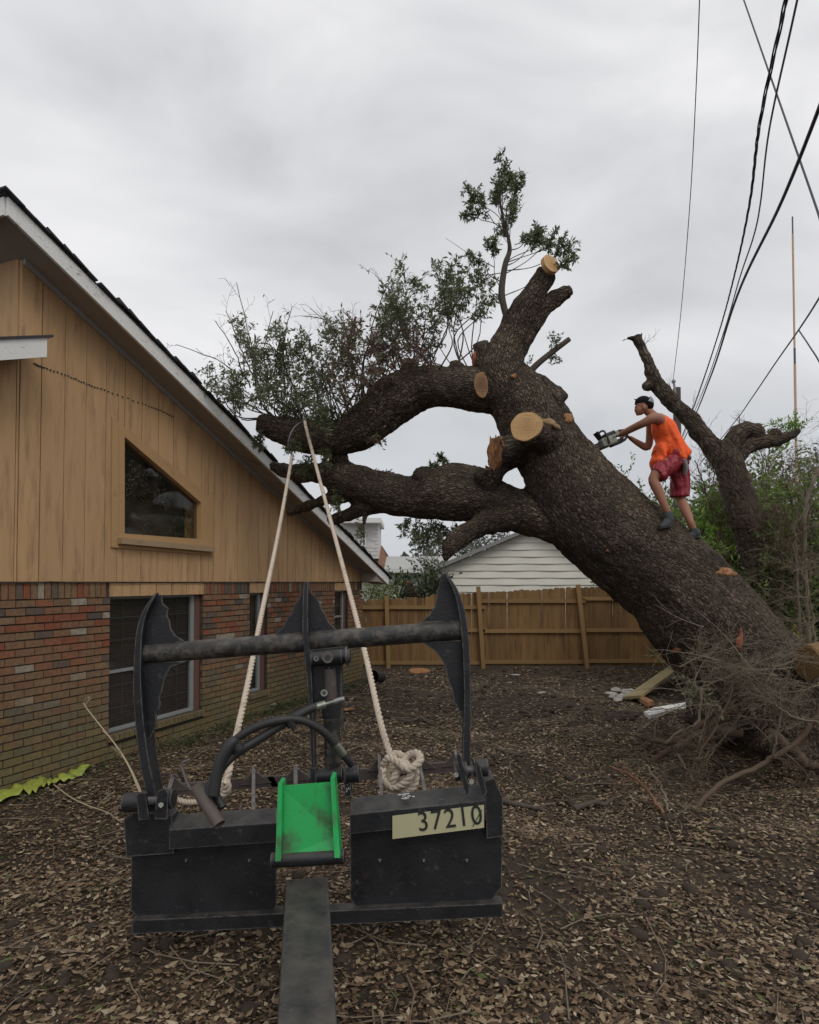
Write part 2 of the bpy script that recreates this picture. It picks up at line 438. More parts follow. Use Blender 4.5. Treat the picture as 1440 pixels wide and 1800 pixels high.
def brick_mesh(l, h, pr, k):
    key = (round(l, 3), round(h, 3), pr, k)
    if key not in cache:
        rr = random.Random(k); m = MB(); d = .05 + pr
        vs = []
        for sx in (-1, 1):
            for sy in (0, 1):
                for szz in (-1, 1):
                    j = .0025 if sy == 0 else 0
                    vs.append((sx * l / 2 + rr.uniform(-j, j), (-.011 - pr if sy == 0 else .04) + (rr.uniform(-.003, .003) if sy == 0 else 0), szz * h / 2 + rr.uniform(-j, j)))
        m.add(vs, [(0, 1, 3, 2), (4, 6, 7, 5), (0, 4, 5, 1), (2, 3, 7, 6), (0, 2, 6, 4), (1, 5, 7, 3)])
        # worn, slightly chamfered face edge
        cache[key] = m.mesh('brick'); cache[key].materials.append(M['brick'])
    return cache[key]
for i, bk in enumerate(bricks[:300]):
    me = brick_mesh(bk[1] - bk[0], bk[3] - bk[2], bk[4] if len(bk) > 4 else 0, random.randint(0, 4))
    o = bpy.data.objects.new('brick', me); COL.objects.link(o); o.parent = house
    o.location = L3((bk[0] + bk[1]) / 2, (bk[2] + bk[3]) / 2, random.uniform(-.002, .003)); o.rotation_euler = (0, 0, random.uniform(-.006, .006))
mb = MB()
for bk in bricks[300:]:
    pr = bk[4] if len(bk) > 4 else 0; rr = random.random(); j = random.uniform(-.002, .003)
    mb.box(L3((bk[0] + bk[1]) / 2, (bk[2] + bk[3]) / 2, (.008 + pr - .04) / 2 + j), (bk[1] - bk[0], .048 + pr, bk[3] - bk[2]), r=rr)
# end wall bricks at the far corner
for rI in range(24):
    for k in range(5):
        mb.box((S1 - .035 + .04, .12 + k * .21 + (rI % 2) * .1, ZB - .22 - rI * rowh), (.03, .198, .066), r=random.random())
stuffpart(build('brick_courses', mb, M['brick_j'], house, True))
# planks
TW = [sz(214, 768), sz(349, 884), sz(349, 948), sz(214, 938)]      # glass polygon (s,z)
OW = [sz(204, 752), sz(367, 884), sz(366, 968), sz(204, 953)]      # outer casing
win_a, win_b = OW[0][0] + .02, OW[1][0] - .02
def wtop(s): t = (s - OW[0][0]) / (OW[1][0] - OW[0][0]); return OW[0][1] + t * (OW[1][1] - OW[0][1]) - .02
wbot = lambda s: OW[3][1] + (s - OW[3][0]) / (OW[2][0] - OW[3][0]) * (OW[2][1] - OW[3][1]) + .02
def topz(s): return zr(s) - .005 if s >= .176 else 4.30 - .40 * (.176 - s)
PW = .272
gr = [solve_s(x) for x in (22,)][0]
s = gr - 8 * PW
edges = []
while s < S1 + .0: edges.append(s); s += PW
edges = [e for e in edges if e > S0 - .1]; edges.append(S1 + .03)
def plank(a, b, za, zb_, ta, tb, d0=0.0, name='plank'):
    g = .009 if random.random() < .22 else .0035
    m = MB(); d = d0 + .02
    m.prism([L3(a + g, za, d0 - .02), L3(b - g, zb_, d0 - .02), L3(b - g, tb, d0 - .02), L3(a + g, ta, d0 - .02)], Vector((0, -.036 - random.uniform(0, .003), 0)))
    c = Vector(L3((a + b) / 2, (za + ta) / 2))
    m.v = [tuple(Vector(v) - c) for v in m.v]
    o = build(name, m, M['siding'], house, True); o.location = c
zbot = ZB + .004
for a, b in zip(edges[:-1], edges[1:]):
    for (p, q) in ([(a, min(b, .176)), (max(a, .176), b)] if a < .176 < b else [(a, b)]):
        if q - p < .02: continue
        cuts = sorted([p, q] + [x for x in (win_a, win_b) if p < x < q])
        for x0, x1 in zip(cuts[:-1], cuts[1:]):
            if x1 - x0 < .02: continue
            t0, t1 = topz(x0 + .001), topz(x1 - .001)
            if x0 >= win_a - .001 and x1 <= win_b + .001:
                plank(x0, x1, zbot, zbot, wbot(x0), wbot(x1)); plank(x0, x1, wtop(x0), wtop(x1), t0, t1)
            else: plank(x0, x1, zbot, zbot, t0, t1)
# short planks filling above the openings
for w in WIN:
    e = [w[0]] + [x for x in edges if w[0] + .03 < x < w[1] - .03] + [w[1]]
    for a, b in zip(e[:-1], e[1:]): plank(a, b, w[3] - .01, w[3] - .01, ZB - .012, ZB - .012, -.006)
# sheathing behind the planks
mb = MB(); n = 20
P = lambda s, z: L3(s, z, -.03)
for (a, b) in ((S0, .176), (.176, win_a), (win_b, S1)):
    mb.prism([P(a, ZB), P(b, ZB), P(b, topz(b - .001)), P(a, topz(a + .001) if a != .176 else zr(.176))], (0, .08, 0))
mb.prism([P(win_a, ZB), P(win_b, ZB), P(win_b, wbot(win_b)), P(win_a, wbot(win_a))], (0, .08, 0))
mb.prism([P(win_a, wtop(win_a)), P(win_b, wtop(win_b)), P(win_b, zr(win_b)), P(win_a, zr(win_a))], (0, .08, 0))
mb.box((S1 - .05, 4.6, (ZB + zr(S1)) / 2), (.1, 8.9, zr(S1) - ZB))
build('sheathing', mb, M['blind_dark'], house, True)
# clerestory wall going back from the corner
mb = MB()
for k in range(12):
    mb.box((.176 + .01, .02 + k * .3 + .148, 4.65), (.03, .292, 1.5))
mb.box((.21, 1.8, 4.65), (.03, 3.6, 1.5))
build('clerestory_wall', mb, M['siding'], house, True)
# corner board
# triangular window
tw = link('triangular_window', MB().mesh('e'), M['trim'], house)
bpy.data.meshes.remove(tw.data) if False else None
mb = MB()
def ringframe(mb, outer, inner, d0, d1):
    n = len(outer)
    for i in range(n):
        j = (i + 1) % n
        mb.prism([L3(*outer[i], d0), L3(*outer[j], d0), L3(*inner[j], d0), L3(*inner[i], d0)], (0, -(d1 - d0), 0))
ringframe(mb, OW, TW, -.08, .048)
TO = [sz(193, 733), sz(372, 878), sz(370, 976), sz(192, 962)]
tw.data = mb.mesh('triangular_window'); tw.data.materials.append(M['trim'])
mb = MB(); ringframe(mb, TO, OW, .016, .042); build('casing_board', mb, M['trim'], tw, True)
mb = MB(); mb.prism([L3(OW[3][0] - .02, OW[3][1] + .05, .05), L3(OW[2][0] + .02, OW[2][1] + .05, .05), L3(OW[2][0] + .02, OW[2][1] - .02, .05), L3(OW[3][0] - .02, OW[3][1] - .02, .05)], (0, -.06, 0))
build('sill', mb, gen('weathered_sill', (.30, .21, .12), (.42, .30, .18), 8, .8, 60, .004, (1, 1, 4), c3=(.16, .12, .08)), tw, True)
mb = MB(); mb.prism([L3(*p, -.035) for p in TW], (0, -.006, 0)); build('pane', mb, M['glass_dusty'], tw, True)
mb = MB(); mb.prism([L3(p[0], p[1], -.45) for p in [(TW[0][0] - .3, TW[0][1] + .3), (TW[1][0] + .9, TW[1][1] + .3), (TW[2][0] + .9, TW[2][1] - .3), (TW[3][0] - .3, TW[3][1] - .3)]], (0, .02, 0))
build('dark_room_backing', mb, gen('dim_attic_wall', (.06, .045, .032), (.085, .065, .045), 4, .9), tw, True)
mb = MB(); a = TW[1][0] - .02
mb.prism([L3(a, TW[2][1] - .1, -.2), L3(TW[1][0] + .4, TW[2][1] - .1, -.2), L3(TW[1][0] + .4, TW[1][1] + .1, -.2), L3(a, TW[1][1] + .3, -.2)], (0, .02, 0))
build('inner_ochre_panel', mb, gen('ochre_board', (.42, .26, .07), (.48, .30, .09), 4, .8), tw, True)  # ochre panel set behind the right end of the pane
# lower windows
M['muntin'] = gen('grey_muntin', (.07, .075, .075), (.11, .115, .115), 9, .6)
for w in WIN:
    wi = link('window', MB().mesh('e'), None, house)
    mb = MB(); a, b, z0, z1 = w; t = .04
    d = -.10
    rev = .09 if w is not WIN[2] else .05
    ml = MB(); ml.box(L3(a + t / 2, (z0 + z1) / 2, d), (t, .05, z1 - z0)); build('side_frame', ml, M['blind_dark'], wi, True); mb.box(L3(b - rev - t / 2 - .01, (z0 + z1) / 2, d), (t + .03, .05, z1 - z0))
    mb.box(L3((a + b - rev) / 2, z0 + t / 2 + .003, d), (b - a - rev, .045, t)); mb.box(L3((a + b - rev) / 2, z1 - t / 2 - .003, d), (b - a - rev, .045, t))
    mb.box(L3((a + b - rev) / 2, z0 + (z1 - z0) * .44, d + .004), (b - a - rev, .03, .035))
    mb2 = MB(); mb2.box(L3(b - rev / 2 - .005, (z0 + z1) / 2, -.09), (rev, .07, z1 - z0))
    wi.data = mb.mesh('window'); wi.data.materials.append(M['alu'])
    build('jamb', mb2, gen('red_brown_jamb', (.12, .06, .045), (.16, .08, .06), 6), wi, True)
    m = MB()
    nv = 5 if w is WIN[0] else 2
    for k in range(1, nv): m.box(L3(a + (b - a - rev) * k / nv, (z0 + z1) / 2, d - .012), (.009, .010, z1 - z0 - .06))
    for k in (1, 2, 4, 5): m.box(L3((a + b - rev) / 2, z0 + (z1 - z0) * k / 6, d - .012), (b - a - rev - .05, .010, .012))
    build('muntin_grid', m, M['muntin'], wi, True)
    m = MB(); m.box(L3((a + b - rev) / 2, (z0 + z1) / 2, d), (b - a - rev - .06, .004, z1 - z0 - .06)); build('pane', m, M['glass'], wi, True)
    m = MB(); zz = z0 + .04
    while zz < z1 - .03:
        m.box(L3((a + b - rev) / 2 - .02, zz, d - .05), (b - a - rev - .08, .004, .034), Matrix.Rotation(R(22), 3, 'X')); zz += .036
    stuffpart(build('blinds', m, M['blind'], wi, True))
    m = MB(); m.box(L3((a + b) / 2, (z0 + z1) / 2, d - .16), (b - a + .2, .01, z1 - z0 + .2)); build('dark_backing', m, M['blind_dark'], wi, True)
# roof
OH = .40
sA, sB = -.25, S1 + .46
def roofpoly(a, b, z0, z1, d0, d1):
    return [L3(a, zr(a) + z0, d0), L3(b, zr(b) + z0, d0), L3(b, zr(b) + z1, d0), L3(a, zr(a) + z1, d0)], (0, -(d1 - d0), 0)
mb = MB(); mb.prism(*roofpoly(sA + .02, sB - .02, .0, .10, -9.0, OH - .02)); rf = build('roof', mb, M['soffit'], house, True)
mb = MB(); mb.prism(*roofpoly(sA, sB + .01, -.045, .125, OH - .02, OH + .012)); build('fascia', mb, M['white_paint'], rf, True)
mb = MB(); mb.prism([L3(sA - .02, zr(sA) - .045, -9), L3(sA - .02, zr(sA) + .125, -9), L3(sA + .005, zr(sA) + .125, -9), L3(sA + .005, zr(sA) - .045, -9)], (0, -(9 + OH - .025), 0)); build('ridge_fascia', mb, M['white_paint'], rf, True)
mb = MB(); mb.prism(*roofpoly(.19, S1, -.05, .0, .02, .055)); build('frieze_board', mb, M['soffit_trim'], rf, True)
mb = MB(); mb.prism([L3(sB - .55, zr(sB - .55) - .006, .03), L3(sB - .04, zr(sB) - .01, .03), L3(sB - .04, zr(sB) - .03, .03), L3(S1 + .02, ZB + .01, .03), L3(S1 - .15, ZB + .01, .03)], (0, -(OH - .055), 0)); build('eave_return', mb, M['soffit'], rf, True)
mb = MB(); mb.prism(*roofpoly(sA - .03, sB + .03, .125, .14, -9.0, OH + .02)); build('roof_deck', mb, M['shingle'], rf, True)
sh = None; s = sA - .04; k = 0
while s < sB:
    L = .145; l2 = random.uniform(.15, .20) if random.random() < .9 else .11
    m = MB(); o_ = random.uniform(0, .018); lift = random.choice([0, 0, 0, .004, .010]) + (.012 if (k // 3) % 2 else 0)
    m.prism([(-l2 / 2, -.04 - o_, 0 - SL * -l2 / 2), (l2 / 2, -.04 - o_, -SL * l2 / 2), (l2 / 2, -.04 - o_, -SL * l2 / 2 + .012), (-l2 / 2, -.04 - o_, SL * l2 / 2 + .018 + lift)], (0, .9, 0))
    o = build('shingle', m, M['shingle'], rf, True); o.location = L3(s + L / 2, zr(s + L / 2) + .139 + (lift), OH + .01)
    s += L; k += 1
# lower roof that meets the corner, seen by its rake end
zl = lambda s: 4.30 - .40 * (.176 - s)
mb = MB(); mb.prism([L3(-2.6, zl(-2.6), -9), L3(.176, zl(.176), -9), L3(.176, zl(.176) + .12, -9), L3(-2.6, zl(-2.6) + .12, -9)], (0, -9 - OH + .02, 0)); lr = build('lower_roof', mb, M['soffit'], house, True)
mb = MB(); mb.prism([L3(-2.6, zl(-2.6) - .04, OH - .02), L3(.165, zl(.165) - .04, OH - .02), L3(.165, zl(.165) + .15, OH - .02), L3(-2.6, zl(-2.6) + .15, OH - .02)], (0, -.03, 0)); build('fascia', mb, M['white_paint'], lr, True)
mb = MB(); mb.prism([L3(-2.62, zl(-2.62) + .15, -9), L3(.22, zl(.22) + .15, -9), L3(.22, zl(.22) + .175, -9), L3(-2.62, zl(-2.62) + .175, -9)], (0, -9 - OH - .03, 0)); build('shingle_edge', mb, M['shingle'], lr, True)
# row of nail heads and the cable at the foot of the planks
mb = MB(); pts = cr_spline([(60, 640), (78, 647), (120, 661), (152, 675), (190, 688), (250, 710), (282, 722), (305, 733)], 7)
for p in pts:
    a, b = sz(p[0] + random.uniform(-.3, .3), p[1] + random.uniform(-.8, .8), .02)
    mb.box(L3(a, b, .022), (.015, .012, .015))
stuffpart(build('nail_row', mb, M['black_cable'], house, True))
mb = MB(); pp = []
s = S0
while s < S1: pp.append(L3(s, ZB - .004 + random.uniform(-.006, .006), .026)); s += .14
mb.tube(pp, .007, 5); build('wall_cable', mb, M['black_cable'], house, True)

# ---------------------------------------------------------------- fence
M['fence'] = gen('cedar_picket', (.185, .10, .035), (.27, .155, .060), 3, .8, 40, .004, (10, 10, .6), c3=(.10, .05, .02), th3=(.48, .7), s3=2, jit=.22)
M['fence_rail'] = gen('cedar_rail', (.25, .145, .055), (.31, .19, .078), 3, .8, 40, .003, (.6, 8, 8), jit=.1)
FY = 15.25
fence = empty('wooden_fence', (at(640, 1023, FY).x, FY, 0), 'brown wooden picket fence with posts and three rails across the back of the yard', 'fence')
x = at(628, 1023, FY).x; x1 = at(1350, 1023, FY).x
def ftop(x): px = PCX + x / FY * F; t = (px - 640) / 400; return 1.68 + .27 * min(1.0, t) + (0 if t < 1 else .04 * (t - 1)) - (.06 if px < 760 else 0)
pm = {}
def picket_mesh(h, k):
    key = (round(h * 50), k)
    if key not in pm:
        m = MB(); w = .0725; c = .03; rr = random.Random(k); t = rr.uniform(-.006, .006)
        m.prism([(-w, 0, 0), (w, 0, 0), (w + t, 0, h - c), (w - c + t, 0, h), (-w + c + t, 0, h), (-w + t, 0, h - c)], (0, .018, 0))
        pm[key] = m.mesh('picket'); pm[key].materials.append(M['fence'])
    return pm[key]
while x < x1:
    h = ftop(x) + random.uniform(-.018, .018) - .04
    o = bpy.data.objects.new('picket', picket_mesh(h, random.randint(0, 5))); COL.objects.link(o); o.parent = fence
    o.location = (x - fence.location.x, random.uniform(0, .012), .04); o.rotation_euler = (0, random.uniform(-.005, .005), random.uniform(-.03, .03)); x += .1415 if random.random() < .9 else .1445
for (pxa, pxb, zs) in ((632, 852, (1.45, .90, .12)), (846, 1029, (1.60, .88, .14)), (1024, 1350, (1.66, .90, .16))):
    for z in zs:
        m = MB(); m.box((0, 0, 0), ((pxb - pxa) / F * FY, .04, .085)); o = build('rail', m, M['fence_rail'], fence, True)
        o.location = (at((pxa + pxb) / 2, 1023, FY).x - fence.location.x, -.03, z)
for pt, pb, tz in ((680, 684, 1.72), (840, 849, 1.95), (1014, 1030, 2.0), (1180, 1200, 2.0), (1345, 1345, 2.0)):
    m = MB(); a = Vector((at(pt, 1023, FY).x - fence.location.x, -.098, tz)); b = Vector((at(pb, 1023, FY).x - fence.location.x, -.098, -.12))
    m.bar(b, a, .095, .09, (0, 1, 0)); build('post', m, M['fence_rail'], fence, True)

# ---------------------------------------------------------------- neighbouring houses
M['vinyl'] = gen('pale_vinyl', (.62, .60, .52), (.70, .68, .60), 1, .5, 3, .004, jit=.03)
M['vinyl_white'] = gen('white_boards', (.68, .68, .66), (.75, .75, .73), 2, .6)
M['brown_roof'] = gen('brown_shingles', (.20, .105, .065), (.29, .165, .105), 20, .95, 80, .01, (1, 1, 4), jit=.15)
M['grey_roof'] = gen('grey_shingles', (.20, .20, .19), (.28, .28, .27), 20, .95, 80, .01)
M['pale_roof'] = gen('pale_metal_roof', (.34, .34, .325), (.40, .40, .38), 3, .7)
M['w_brick'] = gen('white_painted_brick', (.58, .56, .55), (.68, .66, .65), 3, .85, 20, .004, c3=(.35, .33, .34))
YH = 22.0
hb = empty('gabled_house', (at(950, 1023, YH).x, YH, 0), 'cream lap sided gable end of the house beyond the picket fence', 'house')
pk = at(935, 932, YH); le = at(768, 1003, YH)
def gtop(z):  # half width at z
    t = (z - le.z) / (pk.z - le.z); return (1 - t) * (pk.x - le.x)
z = 0.0; row = .245
while z < pk.z - .05:
    hw = (pk.x - le.x) if z < le.z else gtop(z); hw2 = (pk.x - le.x) if z + row < le.z else max(.02, gtop(z + row))
    hw = min(hw, pk.x - le.x); hw2 = min(hw2, pk.x - le.x)
    m = MB(); n = 26; vs = []; ph = random.uniform(0, 6)
    for i in range(n + 1):
        t = i / n; xa = -hw + 2 * hw * t; xb = -hw2 + 2 * hw2 * t
        wv = .010 * math.sin(xa * 4.2 + ph) 
        vs += [(xa, -.045 + wv, .0 + wv * .4), (xb, -.005, row - .002), (xa, .0, 0.0)]
    fs = []
    for i in range(n):
        a = i * 3; fs += [(a, a + 3, a + 4, a + 1), (a + 2, a + 5, a + 3, a)]
    m.add(vs, fs); o = build('siding_board', m, M['vinyl'], hb, True); o.location = (pk.x - hb.location.x, 0, z); z += row
m = MB(); q = lambda x, z, y=0: (x - hb.location.x, y, z)
rx = 2 * pk.x - le.x
m.prism([q(le.x, -.1, .02), q(rx, -.1, .02), q(rx, le.z, .02), q(pk.x, pk.z, .02), q(le.x, le.z, .02)], (0, .2, 0)); build('wall', m, M['vinyl'], hb, True)
m = MB()
for dx, ex in ((-1, le.x - .35), (1, 2 * pk.x - le.x + .35)):
    e = Vector((ex, 0, le.z - .12)) if dx < 0 else Vector((ex, 0, le.z - .12))
    m.prism([q(pk.x, pk.z + .02, -.4), q(pk.x, pk.z + .16, -.4), q(e.x, e.z + .14, -.4), q(e.x, e.z, -.4)], (0, 9, 0))
build('roof', m, M['grey_roof'], hb, True)
m = MB(); m.box(q(le.x + .14, le.z / 2 - .02, -.07), (.28, .05, le.z - .02)); build('corner_board', m, gen('corner_paint', (.62, .55, .52), (.68, .61, .58), 2), hb, True)
# long low house between, roof seen
YL = 26.0
lh = empty('low_house', (at(790, 1023, YL).x, YL, 0), 'low house with pale roof behind the fence, left of the cream gable', 'house')
q = lambda x, z, y=0: (x - lh.location.x, y, z)
a = at(684, 1020, YL); b = at(800, 1020, YL); zt = at(700, 978, YL + 3).z; ze = at(700, 1003, YL).z
m = MB(); m.prism([q(a.x, -.1, .3), q(b.x + 3, -.1, .3), q(b.x + 3, ze, .3), q(a.x, ze, .3)], (0, 5, 0)); build('wall', m, M['vinyl_white'], lh, True)
m = MB(); m.prism([q(a.x - .2, ze - .05, -.1), q(a.x - .2, ze + .07, -.1), q(a.x - .2, zt, 3), q(a.x - .2, ze + .07, 6.1), q(a.x - .2, ze - .05, 6.1)], (b.x - a.x + 4, 0, 0)); build('roof', m, M['pale_roof'], lh, True)
m = MB(); m.box(q(a.x + 1.2, ze - .02, -.13), (b.x - a.x + 2, .04, .14)); build('gutter', m, M['vinyl_white'], lh, True)
w0 = at(752, 1008, YL); w1 = at(768, 1040, YL)
m = MB(); m.box(q((w0.x + w1.x) / 2, (w0.z + w1.z) / 2, .26), (w1.x - w0.x, .06, w0.z - w1.z)); wi = build('window', m, gen('blue_grey_glass', (.25, .32, .38), (.3, .36, .42), 3, .2), lh, True)
m = MB()
for t in (0, .5, 1): m.box(q(w0.x + (w1.x - w0.x) * t, (w0.z + w1.z) / 2, .22), (.05, .06, w0.z - w1.z))
build('sash', m, M['vinyl_white'], wi, True)
# two-storey white brick house with window
YT2 = 30.0
th = empty('two_storey_house', (at(620, 1023, YT2).x, YT2, 0), 'tall white brick house with brown roof, seen over the tan house eave', 'house')
q = lambda x, z, y=0: (x - th.location.x, y, z)
X = lambda px: at(px, 1023, YT2).x; Z = lambda py: at(600, py, YT2).z
m = MB(); m.box(q((X(628) + X(665)) / 2, Z(982) / 2 + Z(918) / 2, 1.5), (X(665) - X(628), 3, Z(918) - Z(982))); build('tower_wall', m, M['w_brick'], th, True)
m = MB(); bw = .43; bz = Z(982); r = 0
while bz < Z(920):
    bx = X(628) - (.2 if r % 2 else 0)
    while bx < X(665) - .1:
        a0 = max(bx, X(628)); a1 = min(bx + .38, X(665))
        if not (a1 > X(629) and a0 < X(644) and Z(962) < bz < Z(926)) and a1 - a0 > .06:
            m.box(q((a0 + a1) / 2, bz + .07, -.015), (a1 - a0, .05, .13), r=random.random())
        bx += bw
    bz += .17; r += 1
stuffpart(build('brick_courses', m, M['w_brick'], th, True))
m = MB(); m.box(q((X(590) + X(628)) / 2 - 1, Z(960) / 2 + Z(915) / 2, 1.2), (X(628) - X(590) + 2, 2.2, Z(915) - Z(975))); 
for k in range(9): m.box(q((X(590) + X(627)) / 2 - 1, Z(970) + .17 + k * .19, .09), (X(627) - X(590) + 2, .02, .17), Matrix.Rotation(.12, 3, 'X'))
build('boarded_wing', m, M['vinyl_white'], th, True)
m = MB(); m.box(q((X(631) + X(643)) / 2, (Z(926) + Z(960)) / 2, -.02), (X(643) - X(631), .08, Z(926) - Z(960))); wi = build('window', m, gen('white_house_glass', (.12, .12, .13), (.2, .2, .21), 5, .2), th, True)
m = MB()
for t in (0, .5, 1): m.box(q(X(631) + (X(643) - X(631)) * t, (Z(926) + Z(960)) / 2, -.07), (.07, .04, Z(926) - Z(960)))
for t in (0, .33, .66, 1): m.box(q((X(631) + X(643)) / 2, Z(926) + (Z(960) - Z(926)) * t, -.075), (X(643) - X(631), .04, .07))
build('sash', m, M['vinyl_white'], wi, True)
m = MB(); m.box(q((X(600) + X(671)) / 2, Z(917), 1.2), (X(671) - X(600), 3.8, .22)); build('eave', m, M['vinyl_white'], th, True)
m = MB(); m.prism([q(X(560), Z(1030), -.6), q(X(694), Z(1000), -.6), q(X(690), Z(988), -.2), q(X(667), Z(953), 2.9), q(X(560), Z(953), 2.9)], (0, 3, -.3)); build('brown_roof', m, M['brown_roof'], th, True)
m = MB(); m.box(q((X(560) + X(690)) / 2, Z(1003) / 2, 1.6), (X(690) - X(560), 3, Z(1003))); build('ground_floor_wall', m, M['vinyl_white'], th, True)
# ---------------------------------------------------------------- the leaning oak
def bark_mat(name, c1, c2, c3, vs=44, disp=.02, zst=.30, moss_toplight=.5):
    t = NT(name); co = t.attr('bark', 1)
    d = t.n('ShaderNodeVectorMath', operation='ADD'); t.l(co, d.inputs[0])
    nz = t.n('ShaderNodeTexNoise'); nz.inputs['Scale'].default_value = 7; t.l(co, nz.inputs['Vector'])
    sc = t.n('ShaderNodeVectorMath', operation='SCALE'); sc.inputs['Scale'].default_value = .05; t.l(nz.outputs['Color'], sc.inputs[0]); t.l(sc.outputs[0], d.inputs[1])
    cc = t.map(d.outputs[0], (zst, 1, 1))
    v1 = t.vor(cc, vs, 'DISTANCE_TO_EDGE'); ridge = t.mr(v1, 0.0, .22)
    v2 = t.n('ShaderNodeTexVoronoi'); v2.inputs['Scale'].default_value = vs; t.l(cc, v2.inputs['Vector'])
    fine = t.noise(co, 60, 5, .65)
    p = t.pos()
    base = t.mix(t.noise(co, 2.2, 5), c1, c2)
    plate = t.ramp(v2.outputs['Color'], [(0, tuple(k * .85 for k in c2)), (.5, c3), (.85, tuple(k * 1.5 for k in c3)), (1, tuple(k * 2.0 for k in c3))])
    col = t.mix(t.math('MULTIPLY', ridge, t.mr(fine, .3, .7, .35, 1)), base, plate)
    g = t.n('ShaderNodeNewGeometry'); sx = t.n('ShaderNodeSeparateXYZ'); t.l(g.outputs['Normal'], sx.inputs[0])
    top_light = t.math('MULTIPLY', t.mr(sx.outputs[2], .1, .8), t.mr(t.noise(p, 3.5, 5, .6), .42, .6, 0, moss_toplight))  # top light put into the colour of upward-facing bark, broken by noise
    col = t.mix(top_light, col, (.12, .10, .05))
    lich = t.mr(t.noise(p, 5, 7, .75), .56, .68, 0, .6)
    col = t.mix(lich, col, (.19, .17, .14))
    col = t.mix(t.mr(t.noise(p, 1.4, 5, .6), .38, .6, .55, 0), col, (.028, .022, .02))
    spk = t.mr(t.noise(co, 75, 3, .7), .60, .72, 0, .7); col = t.mix(spk, col, (.26, .21, .165))
    t.bump(t.math('ADD', ridge, t.math('MULTIPLY', fine, .6)), disp)
    return t.fin(col, .95, spec=.2)
M['oak_bark'] = bark_mat('oak_bark', (.040, .029, .023), (.072, .053, .041), (.195, .15, .11))
M['twig'] = gen('grey_twig', (.055, .042, .035), (.10, .08, .065), 12, .9, 80, .002)
def wood_cut(name, heart=(.40, .23, .10), c1=(.62, .40, .19), c2=(.50, .30, .13), ringscale=9):
    t = NT(name); co = t.co('Object'); w = t.n('ShaderNodeTexWave'); w.wave_type = 'RINGS'; w.rings_direction = 'Z'
    w.inputs['Scale'].default_value = ringscale; w.inputs['Distortion'].default_value = 3; w.inputs['Detail'].default_value = 3; w.inputs['Detail Scale'].default_value = 1.2; t.l(co, w.inputs['Vector'])
    ln = t.n('ShaderNodeVectorMath', operation='LENGTH'); t.l(co, ln.inputs[0]); r = ln.outputs['Value']
    c = t.mix(t.mr(w.outputs[0], 0, 1, 0, .55), c1, c2); c = t.mix(t.mr(r, .03, .13, .7, 0), c, heart)
    c = t.mix(t.mr(t.noise(co, 14, 5), .5, .75, 0, .5), c, heart)
    a_ = t.noise(t.map(co, (1, 30, 1), (0, 0, .6)), 3, 4); c = t.mix(t.mr(a_, .5, .7, 0, .35), c, heart); c = t.mix(t.mr(r, .17, .22, 0, .6), c, (.10, .06, .035))
    t.bump(t.math('ADD', a_, t.noise(co, 50, 4)), .006); return t.fin(c, .85)
M['cut'] = wood_cut('fresh_sawn_oak'); M['cut_dark'] = wood_cut('sawn_oak_darkened', (.10, .055, .035), (.36, .20, .10), (.27, .15, .08))
M['torn'] = gen('torn_orange_wood', (.36, .15, .055), (.55, .28, .12), 14, .85, 30, .02, (6, 6, 1), c3=(.13, .06, .035), th3=(.48, .62), s3=7)
def leafmat(name, stops, trans=.25):
    t = NT(name); c = t.ramp(t.attr(), stops); t.fin(c, .55)
    tr = t.n('ShaderNodeBsdfTranslucent'); t.l(c, tr.inputs[0]); mx_ = t.n('ShaderNodeMixShader'); mx_.inputs[0].default_value = trans
    t.l(t.b.outputs[0], mx_.inputs[1]); t.l(tr.outputs[0], mx_.inputs[2]); t.l(mx_.outputs[0], t.out.inputs[0]); return t.m
M['oak_leaf'] = leafmat('oak_leaf', [(0, (.09, .115, .06)), (.45, (.17, .20, .105)), (.62, (.19, .19, .11)), (.72, (.16, .10, .07)), (.85, (.21, .10, .085)), (1, (.17, .17, .15))], .42)
YT = 7.9
